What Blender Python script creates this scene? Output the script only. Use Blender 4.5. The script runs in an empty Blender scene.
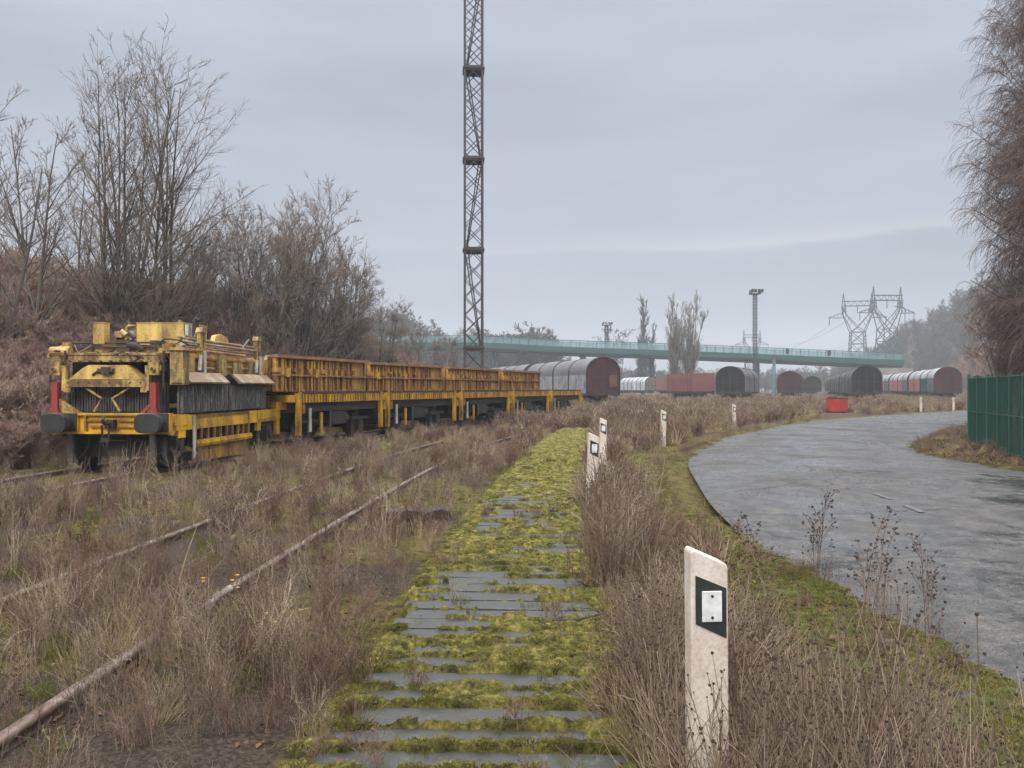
import bpy, math, random
import numpy as np
from mathutils import Vector, Matrix
random.seed(7)
RNG = np.random.default_rng(11)
sc = bpy.context.scene
COL = sc.collection
F = 850.0; CX = 512.0; HY = 388.0; CAMH = 1.6
R = math.radians

# ------------------------------------------------------------------ helpers
class MB:
    """collects shapes, links them as one mesh object"""
    def __init__(s): s.v = []; s.f = []; s.nv = 0
    def add(s, verts, faces):
        verts = np.asarray(verts, dtype=np.float64).reshape(-1, 3)
        o = s.nv
        s.v.append(verts); s.nv += len(verts)
        if isinstance(faces, np.ndarray): s.f.append(faces + o)
        else: s.f.extend([[i + o for i in q] for q in faces])
        return s
    def box(s, x0, x1, y0, y1, z0, z1, rot=None, piv=None):
        vs = np.array([(x, y, z) for x in (x0, x1) for y in (y0, y1) for z in (z0, z1)], float)
        if rot is not None:
            c = vs.mean(0) if piv is None else np.array(piv)
            m = np.array(Matrix.Rotation(rot[0], 3, rot[1]))
            vs = (vs - c) @ m.T + c
        return s.add(vs, [(0, 1, 3, 2), (4, 6, 7, 5), (0, 4, 5, 1), (2, 3, 7, 6), (0, 2, 6, 4), (1, 5, 7, 3)])
    def tube(s, pts, r, n=8, cap=True):
        pts = np.asarray(pts, float)
        rr = np.full(len(pts), r) if np.isscalar(r) else np.asarray(r, float)
        v, q = tubes(pts[None], rr[None], n)
        s.add(v, [list(map(int, x)) for x in q])
        if cap:
            o = s.nv - len(v)
            s.f.append([o + i for i in range(n)][::-1]); s.f.append([o + (len(pts) - 1) * n + i for i in range(n)])
        return s
    def bar(s, p0, p1, w=.05):
        return s.tube([p0, p1], w * .7071, 4)
    def prism(s, poly, axis, a, b):
        """poly: 2-d outline; axis 'x','y','z' extrude from a to b"""
        def P(p, t):
            return {'x': (t, p[0], p[1]), 'y': (p[0], t, p[1]), 'z': (p[0], p[1], t)}[axis]
        n = len(poly)
        vs = [P(p, a) for p in poly] + [P(p, b) for p in poly]
        fs = [list(range(n))[::-1], list(range(n, 2 * n))] + [[i, (i + 1) % n, n + (i + 1) % n, n + i] for i in range(n)]
        return s.add(vs, fs)
    def build(s, name, mat, parent=None, smooth=False, bevel=0, coll=None):
        me = bpy.data.meshes.new(name)
        V = np.concatenate(s.v) if s.v else np.zeros((0, 3))
        if s.f and all(isinstance(x, np.ndarray) for x in s.f):
            Q = np.concatenate(s.f)
            k = Q.shape[1]
            me.vertices.add(len(V)); me.vertices.foreach_set('co', V.ravel())
            me.loops.add(Q.size); me.loops.foreach_set('vertex_index', Q.ravel().astype(np.int32))
            me.polygons.add(len(Q)); me.polygons.foreach_set('loop_start', np.arange(0, Q.size, k, dtype=np.int32))
            me.update(calc_edges=True)
        else:
            fs = []
            for x in s.f:
                if isinstance(x, np.ndarray): fs.extend(x.tolist())
                else: fs.append(x)
            me.from_pydata(V.tolist(), [], fs)
            import bmesh
            bm = bmesh.new(); bm.from_mesh(me); bmesh.ops.recalc_face_normals(bm, faces=bm.faces); bm.to_mesh(me); bm.free()
        if smooth: me.polygons.foreach_set('use_smooth', np.ones(len(me.polygons), bool))
        me.materials.append(mat)
        o = bpy.data.objects.new(name, me)
        (coll or COL).objects.link(o)
        if parent is not None: o.parent = parent
        if bevel:
            m = o.modifiers.new('bevel', 'BEVEL'); m.width = bevel; m.segments = 3; m.limit_method = 'ANGLE'
        return o

def tubes(P, Rr, n=3):
    """P (N,S,3), Rr (N,S) -> verts, quads of open tubes"""
    N, S, _ = P.shape
    T = np.gradient(P, axis=1)
    T /= np.linalg.norm(T, axis=2, keepdims=True) + 1e-9
    ref = np.zeros_like(T); ref[..., 0] = 1
    par = np.abs(T[..., 0]).max(1) > .9
    ref[par] = (0, 1, 0)
    par2 = par & (np.abs(T[..., 1]).max(1) > .9)
    ref[par2] = (0, 0, 1)
    A = np.cross(T, ref); A /= np.linalg.norm(A, axis=2, keepdims=True) + 1e-9
    B = np.cross(T, A)
    th = np.arange(n) * 2 * np.pi / n + np.pi / n
    V = P[:, :, None, :] + Rr[:, :, None, None] * (A[:, :, None, :] * np.cos(th)[None, None, :, None] + B[:, :, None, :] * np.sin(th)[None, None, :, None])
    idx = np.arange(N * S * n).reshape(N, S, n)
    nx = np.roll(idx, -1, axis=2)
    Q = np.stack([idx[:, :-1], nx[:, :-1], nx[:, 1:], idx[:, 1:]], axis=-1).reshape(-1, 4)
    return V.reshape(-1, 3), Q

def norm(v): return v / (np.linalg.norm(v, axis=-1, keepdims=True) + 1e-9)

def polylines(start, d, L, S, wob, trop, rng):
    N = len(start); P = np.zeros((N, S, 3)); P[:, 0] = start
    d = norm(d.copy()); step = L / (S - 1)
    tz = np.array([0, 0, 1.0]) * trop if np.isscalar(trop) else trop
    for i in range(1, S):
        P[:, i] = P[:, i - 1] + d * step[:, None]
        d = norm(d + rng.normal(0, wob, (N, 3)) + tz)
    return P

def children(P, Rr, k, t0, t1, ang, lenf, rng, rmin, rfac=.6):
    """k children per parent, start positions along the parent"""
    N, S, _ = P.shape
    t = rng.uniform(t0, t1, (N, k)); t.sort(axis=1)
    f = t * (S - 1); i = np.clip(f.astype(int), 0, S - 2); w = (f - i)
    n = np.arange(N)[:, None]
    st = P[n, i] * (1 - w[..., None]) + P[n, i + 1] * w[..., None]
    tan = norm(P[n, i + 1] - P[n, i])
    rad = (Rr[n, i] * (1 - w) + Rr[n, i + 1] * w) * rfac
    plen = np.linalg.norm(np.diff(P, axis=1), axis=2).sum(1)[:, None]
    rv = norm(np.cross(tan, norm(rng.normal(0, 1, tan.shape))))
    a = rng.normal(ang, ang * .25, t.shape)[..., None]
    d = tan * np.cos(a) + rv * np.sin(a)
    L = plen * lenf * (1 - .55 * t) * rng.uniform(.6, 1.25, t.shape)
    return st.reshape(-1, 3), d.reshape(-1, 3), L.ravel(), np.maximum(rad.ravel(), rmin)

def taper(r, S, end=.25):
    return r[:, None] * np.linspace(1, end, S)[None]

def fbm(x, y, seed=0, octv=4, sc0=1.0):
    x = np.asarray(x, float); y = np.asarray(y, float)
    out = np.zeros(np.broadcast(x, y).shape); amp = .5; f = sc0
    for o in range(octv):
        xi = np.floor(x * f).astype(np.int64); yi = np.floor(y * f).astype(np.int64)
        u = x * f - xi; v = y * f - yi; u = u * u * (3 - 2 * u); v = v * v * (3 - 2 * v)
        def h(a, b):
            n = (a * 374761393 + b * 668265263 + (seed + o * 17) * 974711) & 0x7fffffff
            n = ((n ^ (n >> 13)) * 1274126177) & 0x7fffffff
            return ((n ^ (n >> 16)) & 0xffff) / 65535.0
        out += amp * (h(xi, yi) * (1 - u) * (1 - v) + h(xi + 1, yi) * u * (1 - v) + h(xi, yi + 1) * (1 - u) * v + h(xi + 1, yi + 1) * u * v)
        amp *= .5; f *= 2.03
    return out / (1 - .5 ** octv)

def sstep(a, b, x):
    t = np.clip((x - a) / (b - a), 0, 1); return t * t * (3 - 2 * t)

def at(px, py, Z):
    return ((px - CX) * Z / F, Z, CAMH + (HY - py) * Z / F)

def tag(o, label=None, cat=None, group=None, kind=None):
    if label: o['label'] = label
    if cat: o['category'] = cat
    if group: o['group'] = group
    if kind: o['kind'] = kind
    return o
def empty(name, loc, rz=0, label=None, cat=None, group=None):
    o = bpy.data.objects.new(name, None); COL.objects.link(o); o.location = loc; o.rotation_euler = (0, 0, rz)
    o.empty_display_size = .2
    return tag(o, label, cat, group)
def copy_tree(o, parent=None):
    c = o.copy(); COL.objects.link(c); c.parent = parent
    for ch in list(o.children): copy_tree(ch, c)
    return c

# ------------------------------------------------------------------ materials
def nodes(name):
    m = bpy.data.materials.new(name); m.use_nodes = True
    nt = m.node_tree; nt.nodes.clear()
    out = nt.nodes.new('ShaderNodeOutputMaterial'); b = nt.nodes.new('ShaderNodeBsdfPrincipled')
    nt.links.new(b.outputs[0], out.inputs[0])
    return m, nt, b, out
def N(nt, typ, **kw):
    n = nt.nodes.new(typ)
    for k, v in kw.items():
        if k in n.inputs: n.inputs[k].default_value = v
        else: setattr(n, k, v)
    return n
def ramp(nt, src, stops):
    r = nt.nodes.new('ShaderNodeValToRGB'); e = r.color_ramp.elements
    while len(e) < len(stops): e.new(.5)
    for q, (p, c) in zip(e, stops):
        q.position = p; q.color = (*c, 1) if len(c) == 3 else c
    nt.links.new(src, r.inputs[0]); return r
def mixc(nt, fac, a, b):
    m = nt.nodes.new('ShaderNodeMix'); m.data_type = 'RGBA'
    for sock, v in ((m.inputs[0], fac), (m.inputs[6], a), (m.inputs[7], b)):
        if hasattr(v, 'links'): nt.links.new(v, sock)
        elif isinstance(v, (int, float)): sock.default_value = v
        else: sock.default_value = (*v, 1)
    return m.outputs[2]
def g(v): return (v, v, v)

def paint(name, col, rough=.5, dirt=(.06, .045, .035), amount=.45, scale=3.0, fine=25.0, metallic=0, bump=.15, streak=True, col2=None):
    """painted or raw surface with blotchy wear / rust / dirt of its own shape"""
    m, nt, b, out = nodes(name)
    tc = N(nt, 'ShaderNodeTexCoord')
    mp = N(nt, 'ShaderNodeMapping'); nt.links.new(tc.outputs['Object'], mp.inputs[0])
    mp.inputs['Scale'].default_value = (1, 1, .35 if streak else 1)
    n1 = N(nt, 'ShaderNodeTexNoise', Scale=scale, Detail=6.0, Roughness=.65); nt.links.new(mp.outputs[0], n1.inputs['Vector'])
    n2 = N(nt, 'ShaderNodeTexNoise', Scale=fine, Detail=4.0, Roughness=.7); nt.links.new(tc.outputs['Object'], n2.inputs['Vector'])
    mul = N(nt, 'ShaderNodeMath', operation='MULTIPLY_ADD'); nt.links.new(n2.outputs[0], mul.inputs[0]); mul.inputs[1].default_value = .5; nt.links.new(n1.outputs[0], mul.inputs[2])
    lo = 1.08 - amount * .75
    r = ramp(nt, mul.outputs[0], [(max(0, lo - .32), g(0)), (min(.999, lo), g(1))])
    c = col
    if col2 is not None:
        n3 = N(nt, 'ShaderNodeTexNoise', Scale=scale * .5, Detail=3.0); nt.links.new(tc.outputs['Object'], n3.inputs['Vector'])
        r3 = ramp(nt, n3.outputs[0], [(.38, g(0)), (.62, g(1))])
        c = mixc(nt, r3.outputs[0], col, col2)
    else:
        c = mixc(nt, n2.outputs[0], tuple(x * .82 for x in col), tuple(min(1, x * 1.15) for x in col))
    cc = mixc(nt, r.outputs[0], c, dirt)
    nt.links.new(cc, b.inputs['Base Color'])
    b.inputs['Roughness'].default_value = rough; b.inputs['Metallic'].default_value = metallic
    if bump:
        bp = N(nt, 'ShaderNodeBump', Strength=bump, Distance=.01); nt.links.new(mul.outputs[0], bp.inputs['Height']); nt.links.new(bp.outputs[0], b.inputs['Normal'])
    return m

def plantmat(name, c1, c2, c3=None, rough=.9):
    """dry plants: colour varies per stem position and per copy"""
    m, nt, b, out = nodes(name)
    oi = N(nt, 'ShaderNodeObjectInfo')
    geo = N(nt, 'ShaderNodeNewGeometry')
    st = [(0, c1), (1, c2)] if c3 is None else [(0, c1), (.5, c2), (1, c3)]
    n = N(nt, 'ShaderNodeTexNoise', Scale=9.0, Detail=2.0); tc = N(nt, 'ShaderNodeTexCoord'); nt.links.new(tc.outputs['Object'], n.inputs['Vector'])
    ad = N(nt, 'ShaderNodeMath', operation='MULTIPLY_ADD'); nt.links.new(geo.outputs['Random Per Island'], ad.inputs[0]); ad.inputs[1].default_value = .5
    ad2 = N(nt, 'ShaderNodeMath', operation='MULTIPLY'); nt.links.new(oi.outputs['Random'], ad2.inputs[0]); ad2.inputs[1].default_value = .5
    nt.links.new(ad2.outputs[0], ad.inputs[2])
    r = ramp(nt, ad.outputs[0], st)
    dk = mixc(nt, n.outputs[0], g(.45), g(1.55))
    mu = nt.nodes.new('ShaderNodeMix'); mu.data_type = 'RGBA'; mu.blend_type = 'MULTIPLY'; mu.inputs[0].default_value = 1
    nt.links.new(r.outputs[0], mu.inputs[6]); nt.links.new(dk, mu.inputs[7])
    nt.links.new(mu.outputs[2], b.inputs['Base Color'])
    b.inputs['Roughness'].default_value = rough; b.inputs['Specular IOR Level'].default_value = .15
    return m

M = {}
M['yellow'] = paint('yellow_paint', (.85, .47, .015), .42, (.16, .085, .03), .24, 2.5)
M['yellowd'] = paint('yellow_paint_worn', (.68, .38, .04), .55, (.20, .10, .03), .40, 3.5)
M['tan'] = paint('faded_cream_paint', (.70, .49, .13), .5, (.14, .08, .035), .36, 4.5)
M['tanlight'] = paint('faded_cream_paint_light', (.74, .51, .13), .5, (.22, .13, .05), .22, 3.0)
M['cream'] = paint('bleached_sheet_metal', (.62, .52, .36), .5, (.24, .15, .08), .42, 3.0)
M['rust'] = paint('rusty_yellow_steel', (.62, .33, .06), .75, (.24, .10, .035), .36, 4.0, col2=(.76, .48, .06))
M['rustdk'] = paint('dark_rust', (.12, .07, .045), .8, (.05, .035, .03), .5, 4.0)
M['black'] = paint('dark_running_gear', (.011, .010, .010), .7, (.032, .026, .022), .34, 5.0)
M['rubber'] = paint('dark_rubber', (.025, .025, .026), .8, (.08, .07, .065), .42, 6.0)
M['curtain'] = paint('grey_rubber_strips', (.30, .29, .28), .6, (.07, .066, .06), .42, 9.0)
M['buffer'] = paint('greased_buffer_steel', (.05, .05, .053), .55, (.02, .02, .02), .4, 5.0)
M['red'] = paint('red_paint', (.42, .035, .03), .5, (.15, .04, .03), .35, 3.0)
M['white'] = paint('dirty_white_paint', (.70, .70, .68), .5, (.30, .26, .2), .3, 4.0)
M['steelgrey'] = paint('grey_steel', (.22, .22, .22), .5, (.10, .08, .07), .4, 4.0)
M['rail'] = paint('weathered_rail', (.42, .39, .38), .45, (.16, .11, .085), .42, 6.0, metallic=.2, streak=False)
M['sleeper'] = paint('old_sleeper_wood', (.09, .07, .055), .9, (.05, .04, .03), .5, 6.0)
M['mast'] = paint('dark_weathered_lattice_steel', (.042, .042, .048), .65, (.05, .045, .046), .4, 3.0)
M['galv'] = paint('dull_galvanised_steel', (.20, .21, .22), .55, (.12, .11, .1), .4, 2.0)
M['concrete'] = paint('weathered_concrete', (.38, .36, .33), .85, (.2, .18, .15), .45, .8)
M['bridgegreen'] = paint('teal_green_bridge_paint', (.003, .075, .058), .5, (.006, .05, .045), .3, .3)
M['bridgegrey'] = paint('grey_bridge_girder', (.06, .065, .075), .7, (.04, .04, .04), .4, .3)
M['fencegreen'] = paint('dark_green_coated_wire', (.008, .09, .06), .45, (.02, .06, .04), .25, 4.0)
M['fencelight'] = paint('green_coated_post', (.012, .15, .10), .45, (.02, .06, .04), .2, 4.0)

# ------------------------------------------------------------------ camera, light, sky, air
cam = bpy.data.cameras.new('camera'); co = bpy.data.objects.new('camera', cam); COL.objects.link(co)
cam.sensor_width = 36; cam.lens = F / 1024 * 36; cam.clip_end = 6000; cam.clip_start = .05
cam.shift_y = (HY - 384) / 1024
co.location = (0, 0, CAMH); co.rotation_euler = (R(90), 0, 0); sc.camera = co

SUN_EL, SUN_AZ = R(38), R(200)
sl = bpy.data.lights.new('sun', 'SUN'); sl.energy = 1.5; sl.angle = R(16); sl.color = (1, .97, .92)
so = bpy.data.objects.new('sun', sl); COL.objects.link(so)
sd = Vector((math.sin(SUN_AZ) * math.cos(SUN_EL), math.cos(SUN_AZ) * math.cos(SUN_EL), math.sin(SUN_EL)))
so.rotation_euler = sd.to_track_quat('Z', 'Y').to_euler()
w = bpy.data.worlds.new('World'); sc.world = w; w.use_nodes = True
nt = w.node_tree; nt.nodes.clear()
wo = N(nt, 'ShaderNodeOutputWorld'); bg = N(nt, 'ShaderNodeBackground', Strength=.1)
nt.links.new(bg.outputs[0], wo.inputs[0])
sky = N(nt, 'ShaderNodeTexSky', sky_type='NISHITA', sun_disc=False, sun_elevation=SUN_EL, sun_rotation=SUN_AZ, dust_density=3.0)
tc = N(nt, 'ShaderNodeTexCoord'); sep = N(nt, 'ShaderNodeSeparateXYZ'); nt.links.new(tc.outputs['Generated'], sep.inputs[0])
mp = N(nt, 'ShaderNodeMapping'); mp.inputs['Scale'].default_value = (1, 1, 5); nt.links.new(tc.outputs['Generated'], mp.inputs[0])
n1 = N(nt, 'ShaderNodeTexNoise', Scale=2.2, Detail=5.0, Roughness=.5); nt.links.new(mp.outputs[0], n1.inputs['Vector'])
zr = ramp(nt, sep.outputs[2], [(0, (3.8, 4.05, 4.55)), (.16, (3.75, 4.05, 4.7)), (.3, (4.0, 4.35, 5.05)), (.44, (4.3, 4.65, 5.4)), (.58, (17, 17.3, 17.7)), (1, (36.0, 36.2, 36.4))])
cl = ramp(nt, n1.outputs[0], [(.3, g(.87)), (.5, g(1.0)), (.72, g(1.12))]).outputs[0]
mu = N(nt, 'ShaderNodeMix'); mu.data_type = 'RGBA'; mu.blend_type = 'MULTIPLY'; mu.inputs[0].default_value = 1
nt.links.new(zr.outputs[0], mu.inputs[6]); nt.links.new(cl, mu.inputs[7])
# low bank of cloud with a ragged, paler upper edge
ed = N(nt, 'ShaderNodeMath', operation='MULTIPLY_ADD'); nt.links.new(n1.outputs[0], ed.inputs[0]); ed.inputs[1].default_value = .07; nt.links.new(sep.outputs[2], ed.inputs[2])
bank = ramp(nt, ed.outputs[0], [(.178, g(.91)), (.197, g(.945)), (.203, (1.20, 1.14, 1.08)), (.224, g(1.0))])
az = ramp(nt, sep.outputs[0], [(.0, g(.45)), (.28, g(1))])
one = mixc(nt, az.outputs[0], g(1), bank.outputs[0])
mu2 = N(nt, 'ShaderNodeMix'); mu2.data_type = 'RGBA'; mu2.blend_type = 'MULTIPLY'; mu2.inputs[0].default_value = 1
nt.links.new(mu.outputs[2], mu2.inputs[6]); nt.links.new(one, mu2.inputs[7])
nt.links.new(mixc(nt, .95, sky.outputs[0], mu2.outputs[2]), bg.inputs[0])
vs = sc.view_settings; vs.view_transform = 'Standard'; vs.look = 'None'; vs.gamma = 1; vs.exposure = .30; vs.use_curve_mapping = False
cy = sc.cycles
try:
    cy.use_denoising = True; cy.max_bounces = 6; cy.diffuse_bounces = 3; cy.glossy_bounces = 3; cy.transparent_max_bounces = 8; cy.volume_bounces = 0
    cy.volume_step_rate = 1
except Exception: pass

HAZE = .0008
m, nt, b, out = nodes('haze_air'); nt.nodes.remove(b)
pv = N(nt, 'ShaderNodeVolumePrincipled', Density=HAZE, Anisotropy=.0); pv.inputs['Color'].default_value = (.90, .95, 1, 1)
nt.links.new(pv.outputs[0], out.inputs['Volume'])
hz = MB().box(-720, 920, -30, 980, -3, 62).build('haze', m); tag(hz, kind='stuff')

# ------------------------------------------------------------------ layout curves (ground plan, metres)
def crv(pts):
    a = np.array(pts, float)
    def smooth(t):   # catmull-rom like: cubic hermite
        x = a[:, 0]; y = a[:, 1]; d = np.gradient(y, x)
        i = np.clip(np.searchsorted(x, t) - 1, 0, len(x) - 2)
        h = x[i + 1] - x[i]; u = (t - x[i]) / h
        r = (2*u**3-3*u**2+1)*y[i] + (u**3-2*u**2+u)*h*d[i] + (-2*u**3+3*u**2)*y[i+1] + (u**3-u**2)*h*d[i+1]
        return np.where(t < x[0], y[0] + d[0] * (t - x[0]), np.where(t > x[-1], y[-1] + d[-1] * (t - x[-1]), r))
    return smooth
near_track = crv([(-6, -3.2), (3.7, -2.98), (6, -2.92), (9, -2.78), (13.7, -2.48), (18, -2.1), (24, -1.3), (32, .6), (42, 3.4), (60, 9.5)])
train_track = crv([(-6, -7.6), (5, -7.58), (15.5, -7.50), (20.2, -6.92), (26, -5.4), (34.3, -2.2), (41.5, .45), (48, 3.0), (60, 7.8)])
path_c = crv([(-2, -.3), (3.76, -.14), (5.4, -.07), (8.9, .10), (14.8, .57), (22, 1.3), (30, 2.3), (40, 3.9)])
roadL = np.array([(2.9, -6), (2.75, 2), (2.70, 4.5), (2.72, 6.4), (2.80, 8.1), (3.02, 11.1), (3.40, 14), (4.13, 18.4), (5.2, 22.2), (7.44, 27.8), (12.8, 37.8), (18.6, 45.3), (29.8, 57), (43, 68), (62, 82), (90, 98)])
roadR = np.array([(9.6, -6), (9.4, 2), (9.3, 6), (9.3, 9), (9.35, 12), (9.4, 15.6), (9.5, 18.1), (9.74, 20.3), (10.5, 23), (13.2, 27.8), (19.4, 36.8), (25.4, 43), (36, 52), (48, 61), (66, 74), (94, 89)])
def resample(a, n):
    d = np.r_[0, np.cumsum(np.linalg.norm(np.diff(a, axis=0), axis=1))]; d /= d[-1]
    t = np.linspace(0, 1, n)
    fx = crv(np.c_[d, a[:, 0]]); fy = crv(np.c_[d, a[:, 1]])
    return np.c_[fx(t), fy(t)]
def match(a, b, n):
    # same parameter on both edges: control points pair up one to one
    k = np.arange(len(a)); t = np.linspace(0, len(a) - 1, n)
    f = [crv(np.c_[k, c]) for c in (a[:, 0], a[:, 1], b[:, 0], b[:, 1])]
    return np.c_[f[0](t), f[1](t)], np.c_[f[2](t), f[3](t)]
RL, RR_ = match(roadL, roadR, 420)
RC = (RL + RR_) / 2; RHW = np.linalg.norm(RR_ - RL, axis=1) / 2
def road_dist(x, y):
    """signed distance outside the road edge (negative = on the road), and side (<0 left)"""
    x = np.asarray(x, float).ravel(); y = np.asarray(y, float).ravel()
    best = np.full(x.shape, 1e9); side = np.zeros(x.shape)
    sub = slice(None, None, 4)
    C = RC[sub]; Wd = RHW[sub]; T = norm(np.gradient(RC, axis=0))[sub]; Lq = RL[sub]; Rq = RR_[sub]
    for s0 in range(0, len(x), 200000):
        xs = x[s0:s0 + 200000, None]; ys = y[s0:s0 + 200000, None]
        dx = xs - C[None, :, 0]; dy = ys - C[None, :, 1]
        i = np.argmin(dx * dx + dy * dy, axis=1); n = np.arange(len(i))
        lat = dx[n, i] * T[i, 1] - dy[n, i] * T[i, 0]
        al = np.abs(dx[n, i] * T[i, 0] + dy[n, i] * T[i, 1])
        best[s0:s0 + 200000] = np.maximum(np.abs(lat) - Wd[i], al - 3.0); side[s0:s0 + 200000] = lat
    return best, side

def ground_h(x, y):
    x = np.asarray(x, float); y = np.asarray(y, float); shp = np.broadcast(x, y).shape
    rd, sd_ = road_dist(*np.broadcast_arrays(x, y)); rd = rd.reshape(shp)
    h = (fbm(x, y, 3, 4, .8) - .5) * .12 * sstep(.0, 1.0, rd)
    pd = np.abs(x - path_c(y)); h *= sstep(.7, 1.2, pd)
    for tr in (near_track, train_track): h *= .35 + .65 * sstep(.7, 1.4, np.abs(x - tr(y)))
    bank = sstep(2.6, 12, train_track(y) - x) * .9 * sstep(-5, 8, y) * (1 - sstep(50, 80, y))
    h = h + bank
    e_ = 1 - sstep(.2, .9, np.abs(rd)); h = h + e_ * ((fbm(x, y, 17, 3, 1.1) - .5) * .11 + (fbm(x, y, 18, 3, 7) - .5) * .05 + .012) - .13 * sstep(-.05, .55, -rd)
    return h

# ------------------------------------------------------------------ ground sheet
def axis_pts(lo, hi, core0, core1, d0, growth):
    p = list(np.arange(core0, core1, d0)); d = d0; v = core1
    while v < hi: p.append(v); d *= growth; v += d
    p.append(hi); d = d0; v = core0; q = []
    while v > lo: d *= growth; v -= d; q.append(max(v, lo))
    return np.array(sorted(set(q + p)))
gx = axis_pts(-700, 900, -5, 6, .05, 1.045)
gy = axis_pts(-28, 950, 2, 9, .05, 1.02)
GX, GY = np.meshgrid(gx, gy)
rd, sd_ = road_dist(GX, GY); rd = rd.reshape(GX.shape); sd_ = sd_.reshape(GX.shape)
GZ = ground_h(GX, GY) + (fbm(GX, GY, 9, 3, 6) - .5) * .03 * np.clip(rd * 3, 0, 1)
V = np.stack([GX, GY, GZ], -1).reshape(-1, 3)
nyy, nxx = GX.shape
ii = np.arange(nyy * nxx).reshape(nyy, nxx)
Q = np.stack([ii[:-1, :-1], ii[:-1, 1:], ii[1:, 1:], ii[1:, :-1]], -1).reshape(-1, 4)
pd = GX - path_c(GY)
moss = sstep(.5, 1.0, 1 - np.clip((np.abs(pd) - .75) / .55, 0, 1)) * .9
moss = np.maximum(moss, (1 - sstep(.2, 1.3, rd + (fbm(GX, GY, 15, 3, .9) - .5) * 1.2)) * np.where(sd_ < 0, .78, .6))
moss = np.maximum(moss, np.where(GY < 8, 1.0, .62) * sstep(.62, .5, fbm(GX, GY, 21, 2, .5)) * (1 - sstep(.3, 2.2, rd + (fbm(GX, GY, 5, 2, .7) - .5))) * (sd_ < 0))
tt = train_track(GY) - GX
moss = np.maximum(moss, .75 * (1 - sstep(.15, .7, np.abs(tt + 1.55 + .3 * (fbm(GX, GY, 31, 2, .4) - .5)))) * (GY < 30))
moss = np.maximum(moss, .80 * sstep(.34, .54, fbm(GX, GY, 8, 3, .7)) * (GY < 28))
green = np.where(sd_ < 0, 1 - sstep(.3, 2.0, rd), 0) * sstep(14, 4, GY) + .3 * sstep(.5, .6, fbm(GX, GY, 77, 2, .6))
mb = MB(); mb.add(V, Q)
m, nt, b, out = nodes('ground_soil_moss')
tc = N(nt, 'ShaderNodeTexCoord')
a1 = N(nt, 'ShaderNodeAttribute', attribute_name='moss'); a2 = N(nt, 'ShaderNodeAttribute', attribute_name='green')
nA = N(nt, 'ShaderNodeTexNoise', Scale=7.0, Detail=8.0, Roughness=.7); nB = N(nt, 'ShaderNodeTexNoise', Scale=38.0, Detail=5.0, Roughness=.75); nC = N(nt, 'ShaderNodeTexNoise', Scale=1.3, Detail=4.0)
for n in (nA, nB, nC): nt.links.new(tc.outputs['Object'], n.inputs['Vector'])
soil = ramp(nt, nB.outputs[0], [(.25, (.018, .014, .012)), (.45, (.055, .04, .03)), (.6, (.12, .09, .062)), (.78, (.24, .19, .13))])
mossc = ramp(nt, nA.outputs[0], [(.32, (.05, .04, .016)), (.5, (.13, .105, .028)), (.68, (.22, .17, .055))])
mossg = ramp(nt, nA.outputs[0], [(.32, (.03, .034, .012)), (.5, (.085, .10, .02)), (.68, (.17, .17, .04))])
mc = mixc(nt, a2.outputs['Fac'], mossc.outputs[0], mossg.outputs[0])
ad = N(nt, 'ShaderNodeMath', operation='ADD'); nt.links.new(nA.outputs[0], ad.inputs[0]); nt.links.new(a1.outputs['Fac'], ad.inputs[1])
mf = ramp(nt, ad.outputs[0], [(.88, g(0)), (1.05, g(1))])
mf.color_ramp.elements[0].position = .86; mf.color_ramp.elements[1].position = 1.0
# value can pass 1: scale down
sc1 = N(nt, 'ShaderNodeMath', operation='MULTIPLY'); nt.links.new(ad.outputs[0], sc1.inputs[0]); sc1.inputs[1].default_value = .6
mf = ramp(nt, sc1.outputs[0], [(.56, g(0)), (.76, g(1))])
cc = mixc(nt, mf.outputs[0], soil.outputs[0], mc)
nt.links.new(cc, b.inputs['Base Color']); b.inputs['Roughness'].default_value = .95; b.inputs['Specular IOR Level'].default_value = .2
hsum = N(nt, 'ShaderNodeMath', operation='ADD'); nt.links.new(nB.outputs[0], hsum.inputs[0]); nt.links.new(mf.outputs[0], hsum.inputs[1])
bp = N(nt, 'ShaderNodeBump', Strength=1.0, Distance=.05); nt.links.new(hsum.outputs[0], bp.inputs['Height']); nt.links.new(bp.outputs[0], b.inputs['Normal'])
M['ground'] = m
go = mb.build('ground', m, smooth=True); tag(go, kind='structure')
for nm, arr in (('moss', moss), ('green', green)):
    a = go.data.attributes.new(nm, 'FLOAT', 'POINT'); a.data.foreach_set('value', np.clip(arr, 0, 1).astype(np.float32).ravel())

# ------------------------------------------------------------------ road
nc = 48; n = 420
t = np.linspace(-.06, 1.06, nc)
jl = (fbm(RL[:, 0] * 1.0, RL[:, 1], 41, 4, 1.4) - .5) * .0 * sstep(-6, 3, RL[:, 1]); jr = (fbm(RR_[:, 0], RR_[:, 1], 43, 4, 1.2) - .5) * .0
A = RL + norm(RR_ - RL) * jl[:, None]; B = RR_ + norm(RL - RR_) * jr[:, None]
P = A[:, None] * (1 - t[None, :, None]) + B[:, None] * t[None, :, None]
z = .012 + .05 * np.clip(1 - (2 * t[None] - 1) ** 2, -.3, 1) + (fbm(P[..., 0], P[..., 1], 51, 3, .5) - .5) * .02

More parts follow.
